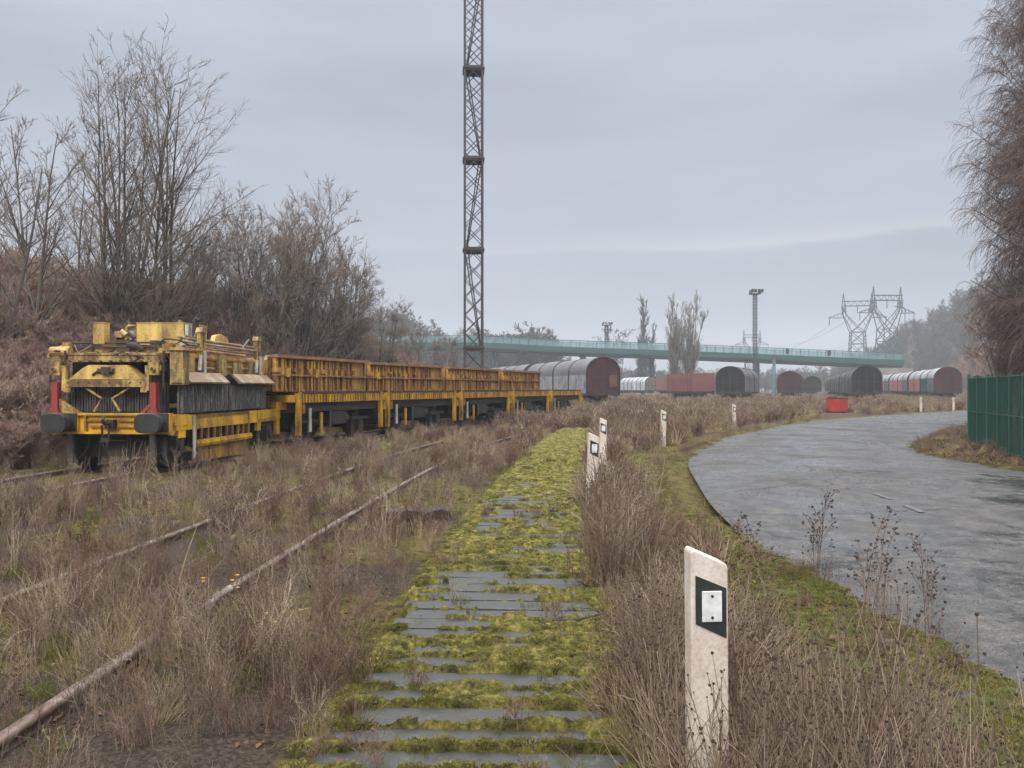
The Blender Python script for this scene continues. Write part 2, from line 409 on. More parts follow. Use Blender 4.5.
V = np.concatenate([P, z[..., None]], -1).reshape(-1, 3)
ii = np.arange(n * nc).reshape(n, nc)
Q = np.stack([ii[:-1, :-1], ii[:-1, 1:], ii[1:, 1:], ii[1:, :-1]], -1).reshape(-1, 4)
m, nt, b, out = nodes('wet_asphalt')
tc = N(nt, 'ShaderNodeTexCoord')
nA = N(nt, 'ShaderNodeTexNoise', Scale=.55, Detail=5.0, Roughness=.6); nB = N(nt, 'ShaderNodeTexNoise', Scale=60.0, Detail=4.0, Roughness=.8); nC = N(nt, 'ShaderNodeTexNoise', Scale=2.6, Detail=6.0, Roughness=.7)
mpv = N(nt, 'ShaderNodeMapping'); mpv.inputs['Scale'].default_value = (1.1, .8, 1); mpv.inputs['Rotation'].default_value = (0, 0, .5); nt.links.new(tc.outputs['Object'], mpv.inputs[0])
nt.links.new(mpv.outputs[0], nA.inputs['Vector']); nt.links.new(tc.outputs['Object'], nB.inputs['Vector']); nt.links.new(mpv.outputs[0], nC.inputs['Vector'])
base = ramp(nt, nB.outputs[0], [(.3, (.018, .017, .018)), (.5, (.048, .046, .046)), (.7, (.14, .135, .13))])
nE = N(nt, 'ShaderNodeTexNoise', Scale=9.0, Detail=9.0, Roughness=.78); nt.links.new(tc.outputs['Object'], nE.inputs['Vector'])
nF = N(nt, 'ShaderNodeTexVoronoi', Scale=22.0); nt.links.new(tc.outputs['Object'], nF.inputs['Vector'])
grit = ramp(nt, nF.outputs['Distance'], [(.06, g(2.6)), (.13, g(1.0))])
stain0 = ramp(nt, nC.outputs[0], [(.40, g(.62)), (.5, g(1.0)), (.64, (1.5, 1.42, 1.32))])
lit = ramp(nt, nE.outputs[0], [(.36, g(.55)), (.52, g(1)), (.66, (1.5, 1.4, 1.25))])
st1 = N(nt, 'ShaderNodeMix'); st1.data_type = 'RGBA'; st1.blend_type = 'MULTIPLY'; st1.inputs[0].default_value = 1
nt.links.new(stain0.outputs[0], st1.inputs[6]); nt.links.new(lit.outputs[0], st1.inputs[7])
nG = N(nt, 'ShaderNodeTexNoise', Scale=1.7, Detail=3.0); nt.links.new(tc.outputs['Object'], nG.inputs['Vector'])
gm = ramp(nt, nG.outputs[0], [(.5, g(0)), (.62, g(.8))])
st2 = N(nt, 'ShaderNodeMix'); st2.data_type = 'RGBA'; st2.blend_type = 'MULTIPLY'; nt.links.new(gm.outputs[0], st2.inputs[0])
nt.links.new(st1.outputs[2], st2.inputs[6]); nt.links.new(grit.outputs[0], st2.inputs[7])
mu = N(nt, 'ShaderNodeMix'); mu.data_type = 'RGBA'; mu.blend_type = 'MULTIPLY'; mu.inputs[0].default_value = 1
nt.links.new(base.outputs[0], mu.inputs[6]); wp = N(nt, 'ShaderNodeMix'); wp.data_type = 'RGBA'; wp.blend_type = 'ADD'; wp.inputs[0].default_value = .55
nH = N(nt, 'ShaderNodeTexNoise', Scale=1.6, Detail=5.0, Roughness=.7); nt.links.new(tc.outputs['Object'], nH.inputs['Vector'])
nt.links.new(tc.outputs['Object'], wp.inputs[6]); nt.links.new(nH.outputs['Color'], wp.inputs[7])
vc = N(nt, 'ShaderNodeTexVoronoi', feature='DISTANCE_TO_EDGE', Scale=.34); nt.links.new(wp.outputs[2], vc.inputs['Vector'])
ck = ramp(nt, vc.outputs['Distance'], [(.004, g(.12)), (.011, g(1))])
nI = N(nt, 'ShaderNodeTexNoise', Scale=.5, Detail=2.0); nt.links.new(tc.outputs['Object'], nI.inputs['Vector'])
ckm = ramp(nt, nI.outputs[0], [(.44, g(0)), (.52, g(1))])
st3 = N(nt, 'ShaderNodeMix'); st3.data_type = 'RGBA'; st3.blend_type = 'MULTIPLY'; nt.links.new(ckm.outputs[0], st3.inputs[0])
nt.links.new(st2.outputs[2], st3.inputs[6]); nt.links.new(ck.outputs[0], st3.inputs[7])
nt.links.new(st3.outputs[2], mu.inputs[7])
nt.links.new(mu.outputs[2], b.inputs['Base Color'])
sm = N(nt, 'ShaderNodeMath', operation='MULTIPLY_ADD'); nt.links.new(nC.outputs[0], sm.inputs[0]); sm.inputs[1].default_value = .35; sm2 = N(nt, 'ShaderNodeMath', operation='MULTIPLY_ADD'); nt.links.new(nE.outputs[0], sm2.inputs[0]); sm2.inputs[1].default_value = .3; nt.links.new(nA.outputs[0], sm2.inputs[2]); sm3 = N(nt, 'ShaderNodeMath', operation='SUBTRACT'); nt.links.new(sm2.outputs[0], sm3.inputs[0]); sm3.inputs[1].default_value = .13; nt.links.new(sm3.outputs[0], sm.inputs[2])
rr = ramp(nt, sm.outputs[0], [(.54, g(.12)), (.62, g(.26)), (.69, g(.48)), (.82, g(.76))])
nt.links.new(rr.outputs[0], b.inputs['Roughness'])
bs = ramp(nt, sm.outputs[0], [(.45, g(.15)), (.85, g(1))])
bst = N(nt, 'ShaderNodeMath', operation='MULTIPLY'); nt.links.new(bs.outputs[0], bst.inputs[0]); bst.inputs[1].default_value = .6
bp = N(nt, 'ShaderNodeBump', Distance=.009); nt.links.new(bst.outputs[0], bp.inputs['Strength']); nt.links.new(nB.outputs[0], bp.inputs['Height']); nt.links.new(bp.outputs[0], b.inputs['Normal'])
mb = MB(); mb.add(V, Q); ro = mb.build('road', m, smooth=True); tag(ro, kind='structure')
def road_z(x, y):
    i = int(np.argmin((RC[:, 0] - x) ** 2 + (RC[:, 1] - y) ** 2)); tv = np.linalg.norm(np.array([x, y]) - A[i]) / np.linalg.norm(B[i] - A[i])
    return .012 + .05 * (1 - (2 * tv - 1) ** 2) + float(fbm(x, y, 51, 3, .5) - .5) * .02
M['roadwhite'] = paint('worn_road_paint', (.30, .30, .30), .4, (.08, .08, .08), .5, 9.0, 60, streak=False)
def marking(px0, py0, px1, py1, wd):
    p = [np.array([(px - CX) * CAMH / (py - HY), F * CAMH / (py - HY)]) for px, py in ((px0, py0), (px1, py1))]
    d = norm(p[1] - p[0]); nn = np.array([-d[1], d[0]]) * wd / 2
    k = 8; vs = []
    for i in range(k + 1):
        c = p[0] + (p[1] - p[0]) * i / k
        for s_ in (-1, 1):
            q = c + nn * s_; vs.append((q[0], q[1], road_z(*q) + .006))
    mm = MB(); mm.add(vs, [(2 * i, 2 * i + 1, 2 * i + 3, 2 * i + 2) for i in range(k)])
    tag(mm.build('road_marking', M['roadwhite']), kind='structure')
marking(874, 498, 891, 504, .07); marking(905, 510, 922, 517, .08)

# ------------------------------------------------------------------ mossy board path
M['plank'] = paint('grey_weathered_board', (.15, .155, .17), .5, (.045, .045, .042), .52, 9.0, 70, streak=False, col2=(.09, .094, .105), bump=.5)
yy = 2.45; planks = []
while yy < 25:
    wd = random.uniform(.215, .26); planks.append((yy, wd)); yy += wd + random.uniform(.015, .04)
for (y0, wd) in planks:
    if y0 > 14: break
    c = path_c(y0); L = random.uniform(.66, .74)
    mb = MB(); k = 8
    xs = np.linspace(-L, L, k + 1)
    top = .026 + np.array([random.uniform(-.003, .003) for _ in xs])
    e0 = [random.uniform(-.006, .006) for _ in xs]; e1 = [random.uniform(-.006, .006) for _ in xs]
    vs = []
    for i, x in enumerate(xs):
        vs += [(x, e0[i], -.04), (x, e0[i] + .004, top[i] - .003), (x, e0[i] + .012, top[i]), (x, wd - .012 + e1[i], top[i]), (x, wd - .004 + e1[i], top[i] - .003), (x, wd + e1[i], -.04)]
    fs = []
    for i in range(k):
        for j in range(5): fs.append((i * 6 + j, i * 6 + j + 1, (i + 1) * 6 + j + 1, (i + 1) * 6 + j))
    fs += [tuple(range(6))[::-1], tuple(k * 6 + j for j in range(6))]
    mb.add(vs, fs); o = mb.build('board', M['plank'])
    o.location = (c + random.uniform(-.03, .03), y0, 0); o.rotation_euler = (0, 0, -math.atan(path_c(y0 + .5) - path_c(y0 - .5)) + random.uniform(-.02, .02))
    tag(o, 'grey weathered board lying across the mossy path with moss in its joints', 'board', 'boards laid across the mossy path')
# moss cushion over and between the boards
rows = [2.3]
while rows[-1] < 33: rows.append(rows[-1] + .0038 * rows[-1])
rows = np.array(rows); cols = np.linspace(-1.05, 1.10, 210)
PX, PY = np.meshgrid(cols, rows)
jd = np.zeros(len(rows)) + 1.0
for (y0, wd) in planks:
    c = y0 + wd / 2; dd = np.abs(rows - c) / (wd / 2); jd = np.minimum(jd, np.clip(dd, 0, 1.3))
jd[rows > 25] = .6
jk = np.zeros(len(rows)); jg = np.zeros(len(rows))
for q_, (y0, wd) in enumerate(planks):
    k_ = np.abs(rows - y0 + .012) < .10; jk[k_] = math.sin(q_ * 12.9898) * 43758.5453 % 1; jg = np.maximum(jg, np.clip(1 - np.abs(rows - y0 + .012) / (.035 + .0022 * y0), 0, 1) * (1.0 if math.sin(q_ * 78.233) * 4375.85 % 1 > .35 else .3))
WX = PX + path_c(PY)
n_lo = fbm(WX, PY, 61, 3, 1.2); n_mid = fbm(WX, PY, 62, 4, 5.0); n_hi = fbm(WX, PY, 63, 3, 30)
edge = sstep(.42, .78, np.abs(PX) + (n_mid - .5) * .3)
gro = jg[:, None] * sstep(4.5, 9, PY) * (fbm(WX * .8, PY, 66, 2, 4) > .42)
cover = .50 * (jd[:, None] ** 5) * (1 - gro) + .42 * edge + .95 * (n_lo - .5) + .60 * (fbm(WX * .55, PY, 62, 4, 5.0) - .5) + .26 * sstep(5.5, 15, PY) + .03
pk = np.zeros(len(rows))
for q_, (y0, wd) in enumerate(planks): pk[(rows >= y0 - .015) & (rows < y0 + wd + .015)] = (math.sin(q_ * 3.71 + 1) * 917.31 % 1) - .5
pkr = np.sign(fbm(WX * 0 + 3.3 * pk[:, None], PX * .9 + 31 * pk[:, None], 67, 2, 1.0) - .5)
cover += .34 * pk[:, None] + .22 * pkr * (.3 + np.abs(pk[:, None])) + .30 * (n_hi - .5) + .35 * (fbm(WX, PY, 68, 3, 14) - .5)
cover += .22 * sstep(-.1, .6, PX) * sstep(3, 7, PY) - .15
thick = sstep(.02, .30, cover)
PZ = -.015 + thick * (.050 + .06 * (n_mid - .35) + .018 * jd[:, None]) + (n_hi - .5) * .034 * sstep(0, .4, thick) + .012 * (fbm(WX, PY, 64, 2, 90) - .5)
PZ -= .05 * gro
PZ -= .09 * sstep(.93, 1.05, np.abs(PX)) + .10 * sstep(.74, .92, -PX + (n_mid - .5) * .2)
mb = MB(); ny_, nx_ = PX.shape; ii = np.arange(ny_ * nx_).reshape(ny_, nx_)
mb.add(np.stack([WX, PY, PZ], -1).reshape(-1, 3), np.stack([ii[:-1, :-1], ii[:-1, 1:], ii[1:, 1:], ii[1:, :-1]], -1).reshape(-1, 4))
m, nt, b, out = nodes('cushion_moss')
tc = N(nt, 'ShaderNodeTexCoord')
nA = N(nt, 'ShaderNodeTexNoise', Scale=7.0, Detail=8.0, Roughness=.76); nB = N(nt, 'ShaderNodeTexNoise', Scale=85.0, Detail=4.0, Roughness=.8)
for q in (nA, nB): nt.links.new(tc.outputs['Object'], q.inputs['Vector'])
c1 = ramp(nt, nA.outputs[0], [(.27, (.018, .020, .009)), (.39, (.058, .058, .017)), (.48, (.125, .118, .026)), (.57, (.21, .18, .045)), (.65, (.27, .225, .085)), (.73, (.10, .07, .038))])
nD = N(nt, 'ShaderNodeTexNoise', Scale=26.0, Detail=4.0, Roughness=.7); nt.links.new(tc.outputs['Object'], nD.inputs['Vector'])
rD = ramp(nt, nD.outputs[0], [(.36, g(.18)), (.5, g(1)), (.66, g(1.9))]); c2 = mixc(nt, .6, mixc(nt, nB.outputs[0], g(.35), g(1.6)), rD.outputs[0])
mu = N(nt, 'ShaderNodeMix'); mu.data_type = 'RGBA'; mu.blend_type = 'MULTIPLY'; mu.inputs[0].default_value = 1
nt.links.new(c1.outputs[0], mu.inputs[6]); nt.links.new(c2, mu.inputs[7]); nt.links.new(mu.outputs[2], b.inputs['Base Color'])
b.inputs['Roughness'].default_value = .95; b.inputs['Specular IOR Level'].default_value = .15
bp = N(nt, 'ShaderNodeBump', Strength=1.0, Distance=.022); nt.links.new(nB.outputs[0], bp.inputs['Height']); nt.links.new(bp.outputs[0], b.inputs['Normal'])
M['moss'] = m
mo = mb.build('moss', m, smooth=True); tag(mo, kind='stuff')

MOSS_TH, MOSS_W = thick, (WX, PY, PZ)
# ------------------------------------------------------------------ railway tracks
def sweep(ys, cf, off, prof):
    """profile swept along a track curve"""
    xs = cf(ys); dx = np.gradient(xs, ys); nn = np.stack([np.ones_like(dx), -dx], -1); nn = norm(nn)
    S = len(ys); k = len(prof); V = np.zeros((S, k, 3))
    for j, (u, z) in enumerate(prof):
        V[:, j, 0] = xs + nn[:, 0] * (off + u); V[:, j, 1] = ys + nn[:, 1] * (off + u); V[:, j, 2] = z
    i = np.arange(S * k).reshape(S, k); ni = np.roll(i, -1, 1)
    return V.reshape(-1, 3), np.stack([i[:-1], ni[:-1], ni[1:], i[1:]], -1).reshape(-1, 4)
PROF = [(-.065, -.05), (-.065, -.03), (-.02, -.01), (-.012, .065), (-.032, .07), (-.032, .10), (.032, .10), (.032, .07), (.012, .065), (.02, -.01), (.065, -.03), (.065, -.05)]
def track(name, cf, y0, y1, label, sl0, sl1, zoff=0, cat='railway track'):
    t = empty(name, (float(cf(np.array(y0))), y0, 0), 0, label, cat)
    for s_ in (-.7535, .7535):
        v, q = sweep(np.linspace(y0, y1, 120), cf, s_, [(a, c + zoff) for a, c in PROF]); mb = MB(); mb.add(v - np.array(t.location), q); mb.build('rail', M['rail'], t)
    y = sl0; k = 0
    while y < sl1 and k < 95:
        c = float(cf(np.array(y))); an = -math.atan(float(cf(np.array(y + .5)) - cf(np.array(y - .5))))
        mb = MB().box(-1.25, 1.25, -.12, .12, -.10, -.03 + zoff + random.uniform(-.01, .006)); o = mb.build('sleeper', M['sleeper'], t)
        o.location = (c - t.location.x, y - y0, 0); o.rotation_euler = (0, 0, an + random.uniform(-.02, .02))
        y += .62; k += 1
    return t
track('railway_track', near_track, 1.0, 58, 'overgrown rusty railway track beside the mossy board path', 2.5, 30, -.015)
track('railway_track', train_track, 3.0, 58, 'overgrown railway track carrying the yellow work train', 4, 50, .0)

# ------------------------------------------------------------------ yellow track machine
def along(y):
    x = float(train_track(np.array(y))); return x
def spot(y0, y1):
    x0, x1 = along(y0), along(y1); return (x0, y0, 0), -math.atan2(x1 - x0, y1 - y0)
loc = (-7.33, 15.5, 0); hd = -R(4)
mach = empty('track_machine', loc, hd, 'weathered yellow track machine with dark rubber curtains and red corner posts heading the train', 'rail machine')
def wheel(parent, v, u, r, mat=None):
    mb = MB(); s_ = 1 if v > 0 else -1
    mb.tube([(v - .06 * s_, u, r + .10), (v + .06 * s_, u, r + .10)], r, 28)
    mb.tube([(v - .085 * s_, u, r + .10), (v - .06 * s_, u, r + .10)], r + .025, 28)
    o = mb.build('wheel', mat or M['black'], parent)
    h = MB().tube([(v + .06 * s_, u, r + .10), (v + .10 * s_, u, r + .10)], r * .35, 14).tube([(v + .06 * s_, u, r + .10), (v + .066 * s_, u, r + .10)], r * .82, 24).build('hub', M['rubber'], o)
    return o
def mbuf(parent, v, u, w, wd, hh, mat):
    wd, hh = wd * .93, hh * .95
    o = MB().tube([(v, u, w), (v, u - .34, w)], .10, 14).tube([(v, u, w), (v, u - .2, w)], .15, 14).box(v - .2, v + .2, u - .03, u - .002, w - .17, w + .17).build('buffer', M['buffer'], parent)
    poly = []
    for k in range(28):
        a = k / 28 * 2 * math.pi; c, s_ = math.cos(a), math.sin(a)
        poly.append((v + wd / 2 * math.copysign(abs(c) ** .55, c), w + hh / 2 * math.copysign(abs(s_) ** .55, s_)))
    MB().prism(poly, 'y', u - .42, u - .34).build('buffer_head', mat, o, bevel=.012)
    return o
# frame
MB().box(-1.13, 1.13, .002, .12, .76, .80).box(-1.13, 1.13, .002, .12, 1.10, 1.14).box(-1.13, -.62, .004, .11, .795, 1.105).box(.66, 1.13, .004, .11, .795, 1.105).box(-.64, .68, .07, .11, .795, 1.105).build('buffer_beam', M['yellow'], mach)
MB().box(-.46, -.08, .02, .072, .99, 1.03).box(.12, .52, .02, .072, .99, 1.03).box(-.40, -.08, .02, .072, .88, .92).box(.12, .45, .02, .072, .88, .92).box(-.5, -.46, .01, .072, .80, 1.10).box(.52, .56, .01, .072, .80, 1.10).build('beam_stiffener', M['yellowd'], mach)
mbuf(mach, -.83, .0, .97, .50, .37, M['buffer']); mbuf(mach, .90, .0, .97, .50, .37, M['buffer'])
o = MB().box(-.07, .09, -.06, .08, .86, 1.02).tube([(.01, -.05, .95), (.01, -.22, .96), (.01, -.27, 1.03), (.01, -.22, 1.08)], .03, 8).build('draw_hook', M['black'], mach)
MB().tube([(-.05, -.18, .93), (-.05, -.16, .60), (0.01, -.15, .45), (.07, -.16, .60), (.07, -.18, .93)], .018, 6).box(-.07, .09, -.2, -.14, .62, .70).build('coupling_link', M['black'], o)
for s_ in (-1, 1):
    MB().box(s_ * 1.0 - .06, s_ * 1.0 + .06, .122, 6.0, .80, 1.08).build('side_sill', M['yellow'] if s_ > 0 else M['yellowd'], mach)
    MB().box(s_ * .78 - .05, s_ * .78 + .05, .03, .10, .22, .755).build('guard_iron', M['rubber'], mach)
    for u in (.62, 5.35): wheel(mach, s_ * .80, u, .43)
    for u in (.62, 5.35):
        MB().box(s_ * .93 - .06, s_ * .93 + .10, u - .16, u + .16, .36, .70).box(s_ * .93 - .04, s_ * .93 + .06, u - .5, u + .5, .70, .79).tube([(s_ * 1.0, u, .52), (s_ * 1.06, u, .52)], .11, 12).build('axle_box', M['black'], mach)
MB().box(-.60, .60, 1.7, 5.0, .42, .86).box(-.62, .62, .9, 5.9, .6, .86).tube([(-.78, .62, .52), (.78, .62, .52)], .08, 8).tube([(-.78, 5.35, .52), (.78, 5.35, .52)], .08, 8).tube([(.28, .2, .1), (.28, .22, .75)], .02, 6).tube([(-.35, .25, .2), (-.30, .25, .78)], .025, 6).build('running_gear', M['black'], mach)
MB().box(-.94, .94, .125, 6.0, 1.082, 1.13).build('deck', M['rustdk'], mach)
# corner posts
for v in (-1.24, .66):
    MB().box(v - .06, v + .06, .28, .40, 1.132, 1.70).box(v - .09, v + .09, .26, .42, 1.132, 1.20).build('corner_post', M['red'], mach)
MB().bar((.63, .3, 1.3), (.46, .3, 1.13), .06).build('post_brace', M['red'], mach)
MB().prism([(-1.17, 1.135), (-.72, 1.135), (-1.17, 1.40)], 'y', .33, .36).build('gusset_plate', M['tan'], mach)
# front dark curtain
mb = MB().box(-1.18, .78, .66, .70, 1.135, 1.70)
for k in range(37):
    v = -1.17 + k * .0525; mb.box(v, v + .036, .60 + random.uniform(-.012, .012), .655, 1.14 + random.uniform(0, .02), 1.68)
mb.build('front_curtain', M['rubber'], mach)
# V brackets
mb = MB()
for s_ in (-1, 1):
    c = -.28
    mb.tube([(c + s_ * .42, .42, 1.60), (c + s_ * .10, .40, 1.40), (c + s_ * .25, .40, 1.16)], .028, 6)
mb.build('bent_bracket', M['tan'], mach)
# lower trough and hopper front
MB().box(-1.05, .48, .34, .44, 1.62, 1.76).box(-1.13, -1.05, .34, .46, 1.55, 2.02).box(.48, .56, .34, .46, 1.55, 2.02).box(-1.09, -.95, .33, .45, 1.52, 1.61).box(.40, .52, .33, .45, 1.52, 1.61).build('lower_beam', M['tan'], mach)
MB().prism([(-1.0, 1.765), (.41, 1.765), (.20, 1.96), (.10, 2.03), (-.62, 2.03), (-.74, 1.97)], 'y', .36, .62).build('hopper_front', M['tanlight'], mach)
MB().tube([(-.42, .34, 1.92), (-.12, .34, 1.92)], .05, 8).box(-.34, -.18, .28, .36, 1.86, 1.99).tube([(-.42, .33, 1.92), (-.54, .35, 1.84)], .02, 6).build('chute_gear', M['rustdk'], mach)
MB().box(-1.2, .95, .8, 1.0, 1.70, 2.30).box(-1.2, .95, 1.0, 5.2, 1.3, 1.9).build('inner_body', M['black'], mach)
MB().box(-1.30, .80, .42, .56, 2.09, 2.13).box(-1.30, .80, .44, .50, 2.13, 2.22).box(-1.30, .80, .42, .60, 2.22, 2.26).build('upper_beam', M['tan'], mach)
MB().box(-1.15, .75, .66, .70, 2.265, 2.36).box(-1.2, .95, .6, 1.2, 2.262, 2.285).build('top_plate', M['tan'], mach)
mb = MB().tube([(-1.15, .62, 2.46), (.55, .62, 2.46)], .022, 6).tube([(-1.15, .62, 2.38), (.55, .62, 2.38)], .015, 6)
for v in (-1.15, -.7, .1, .55): mb.tube([(v, .62, 2.27), (v, .62, 2.46)], .02, 6)
mb.build('hand_rail', M['rustdk'], mach)
for s_, c in ((-1, -1.25), (1, .66)):
    mb = MB().box(c - .10, c + .10, .30, .5, 1.84, 2.08).box(c - .13, c + .13, .34, .54, 1.92, 2.02).prism([(c - .11, 2.08), (c + .11, 2.08), (c + .05, 2.2), (c - .05, 2.2)], 'y', .34, .5)
    mb.tube([(c, .30, 1.95), (c, .25, 1.95)], .045, 10)
    mb.build('clamp_block', M['tan'], mach)
    MB().tube([(c, .245, 1.95), (c, .24, 1.95)], .03, 10).tube([(c - .14, .4, 1.70), (c - .14, .4, 2.1)], .022, 6).tube([(c + .15, .4, 1.60), (c + .15, .4, 2.3)], .022, 6).build('clamp_rod', M['rustdk'], mach)
MB().tube([(-1.42, .48, 2.28), (-1.05, .50, 2.29)], .10, 12).tube([(-1.44, .46, 2.18), (-1.40, .46, 2.30), (-1.2, .5, 2.36)], .05, 8).box(-1.22, -1.10, .5, .62, 2.36, 2.46).build('winch_drum', M['tanlight'], mach)
MB().box(-.66, -.44, .58, .78, 2.44, 2.83).box(-.67, -.43, .57, .79, 2.83, 2.845).build('control_box', M['tanlight'], mach)
MB().tube([(-.54, .66, 2.845), (-.54, .66, 2.93)], .025, 8).tube([(-.54, .66, 2.93), (-.54, .66, 2.97)], .04, 8).build('beacon', M['black'], mach)
MB().box(-.22, .05, .62, .85, 2.29, 2.52).tube([(-.25, .7, 2.5), (-.05, .7, 2.66), (.08, .72, 2.55)], .05, 8).tube([(0, .64, 2.42), (.18, .6, 2.40), (.28, .64, 2.33)], .06, 8).box(.05, .35, .7, .9, 2.29, 2.42).build('hydraulic_motor', M['rustdk'], mach)
MB().tube([(-.12, .6, 2.68), (-.02, .6, 2.6)], .05, 8).box(-.25, -.1, .6, .7, 2.56, 2.68).build('motor_cap', M['tan'], mach)
# clutter on and under the front
crng = random.Random(3)
for k in range(16):
    v0 = crng.uniform(-1.1, .7); w0 = crng.uniform(2.27, 2.40); MB().box(v0, v0 + crng.uniform(.06, .2), .72 + crng.uniform(0, .9), .85 + crng.uniform(.9, 1.1), w0 - .02, w0 + crng.uniform(.05, .17)).build('valve_block', M[crng.choice(['tan', 'rustdk', 'steelgrey', 'yellowd'])], mach)
for k in range(12):
    v0 = crng.uniform(-1.2, .8); v1 = v0 + crng.uniform(-.45, .45); w0 = crng.uniform(2.12, 2.42); u0 = crng.uniform(.36, .6)
    MB().tube([(v0, u0, w0), ((v0 + v1) / 2 - .05, u0 - .03, w0 + crng.uniform(-.2, .12)), (v1, u0 + .1, w0 + crng.uniform(-.1, .1)), (v1 + .1, u0 + .3, w0)], .017, 6).build('hose', M[crng.choice(['black', 'rustdk', 'steelgrey'])], mach)
for k in range(9):
    v0 = -1.0 + k * .2; MB().tube([(v0, .33, 1.70), (v0, .325, 1.70)], .018, 8).tube([(v0, .33, 2.105), (v0, .415, 2.105)], .014, 8).build('bolt', M['rustdk'], mach)
for v0 in (-.55, -.2, .2, .55):
    MB().tube([(v0, .25, .76), (v0 + .02, .22, .5), (v0 + crng.uniform(-.15, .15), .2, .3)], .022, 6).build('brake_hose', M['black'], mach)
MB().box(-.7, .7, .35, .42, .32, .60).box(-.66, -.60, .36, .41, .18, .32).box(.60, .66, .36, .41, .18, .32).build('brake_beam', M['black'], mach)
# tall panel box
MB().box(-.66, .36, 2.20, 3.3, 1.9, 2.95).box(-.67, .37, 2.19, 3.31, 2.95, 2.965).build('panel_box', M['tanlight'], mach)
MB().box(.38, .45, 2.2, 2.6, 2.35, 2.92).build('box_edge', M['white'], mach)
MB().tube([(.56, 2.3, 2.0), (.56, 2.3, 2.98), (.60, 2.3, 3.05)], .065, 10).build('exhaust_pipe', M['black'], mach)
MB().tube([(-.88, 2.2, 2.0), (-.88, 2.2, 2.85), (-.84, 2.2, 2.90), (-.68, 2.2, 2.90)], .025, 6).tube([(-.94, 2.2, 2.0), (-.94, 2.2, 2.80)], .02, 6).build('pipe_hoop', M['tan'], mach)
MB().tube([(-.77, 2.25, 2.45), (-.77, 2.25, 2.80)], .06, 12).build('white_cylinder', M['white'], mach)
MB().tube([(.22, 2.3, 2.96), (.22, 2.3, 3.02)], .03, 8).tube([(-.42, 2.4, 2.96), (-.42, 2.4, 3.02)], .03, 8).build('filler_cap', M['tan'], mach)
n_before = set(mach.children)
# right side
mb = MB().box(1.10, 1.135, .55, 5.0, 1.12, 1.66)
for k in range(38):
    u = .62 + k * .116; mb.tube([(1.15, u, 1.115 + random.uniform(0, .03)), (1.15 + random.uniform(-.01, .015), u, 1.38), (1.14, u, 1.655)], .04, 7)
mb.build('side_curtain', M['curtain'], mach)
MB().box(1.14, 1.18, .55, 5.02, 1.645, 1.675).box(1.15, 1.19, 2.75, 2.80, 1.10, 1.64).build('curtain_rail', M['rustdk'], mach)
for u0, u1 in ((.62, 2.45), (3.05, 5.15)):
    mb = MB(); mb.prism([(1.10, 1.90), (1.14, 1.91), (1.34, 1.72), (1.33, 1.69), (1.28, 1.69)], 'y', u0, u1); mb.build('visor', M['cream'], mach)
MB().box(1.06, 1.30, .34, .62, 1.66, 2.34).box(1.0, 1.34, .30, .66, 2.30, 2.36).box(1.08, 1.34, .3, .34, 1.7, 1.95).build('corner_column', M['tan'], mach)
mb = MB().box(.98, 1.0, .7, 5.0, 1.88, 2.14)
for k in range(9): mb.box(1.0, 1.03, .72, 4.95, 1.905 + k * .026, 1.917 + k * .026)
mb.build('grille', M['rust'], mach)
MB().tube([(1.02, .8, 2.0), (1.02, 2.4, 2.0)], .03, 8).tube([(1.02, 2.9, 2.05), (1.02, 5.0, 2.02)], .035, 8).box(.98, 1.06, 1.1, 1.4, 1.92, 2.2).box(.98, 1.06, 3.3, 3.8, 1.9, 2.16).box(.98, 1.08, 4.2, 4.4, 1.9, 2.2).build('hydraulic_line', M['tan'], mach)
MB().box(.95, 1.10, 2.45, 2.85, 1.86, 2.30).tube([(1.08, 2.6, 1.9), (1.08, 2.6, 2.32)], .06, 10).build('middle_block', M['tan'], mach)
mb = MB()
for w_, v_, r_ in ((2.56, .95, .028), (2.48, 1.02, .022), (2.40, .92, .02)): mb.tube([(v_, .9, w_ + .02), (v_, 4.8, w_)], r_, 8)
mb.build('top_pipe', M['cream'], mach)
MB().tube([(.98, 1.2, 2.22), (.98, 4.9, 2.22)], .075, 12).tube([(1.05, .7, 2.36), (1.05, 4.0, 2.33)], .03, 8).build('rusty_pipe', M['rust'], mach)
for u in (1.75, 4.8):
    MB().box(.98, 1.07, u - .10, u - .03, 1.95, 2.72).box(.98, 1.07, u + .06, u + .13, 1.95, 2.72).prism([(u - .12, 2.72), (u + .15, 2.72), (u + .10, 2.82), (u - .06, 2.82)], 'x', .96, 1.09).build('lift_post', M['tan'], mach)
    MB().tube([(1.10, u + .01, 1.88), (1.10, u + .01, 2.35)], .035, 10).tube([(1.10, u - .25, 1.95), (1.10, u - .18, 2.25)], .04, 8).build('lift_piston', M['white'], mach)
MB().prism([(2.9, 2.57), (3.7, 2.57), (3.6, 2.72), (3.3, 2.78), (3.0, 2.74)], 'x', .70, .80).build('pipe_bracket', M['tanlight'], mach)
MB().tube([(.9, .95, 2.45), (.95, 1.2, 2.62), (.95, 1.6, 2.60), (.95, 1.75, 2.78)], .022, 6).tube([(1.0, 3.9, 2.46), (.98, 4.4, 2.72), (.95, 4.6, 2.6)], .022, 6).tube([(.9, .7, 2.30), (1.1, .9, 2.44), (1.05, 1.5, 2.45)], .03, 6).build('hose', M['steelgrey'], mach)
MB().tube([(1.10, 5.2, 1.75), (1.10, 5.2, 2.28), (1.10, 5.26, 2.36), (1.10, 5.44, 2.36), (1.10, 5.5, 2.28), (1.10, 5.5, 1.75)], .05, 8).box(1.07, 1.13, 5.2, 5.5, 1.7, 2.2).build('end_guard', M['tan'], mach)
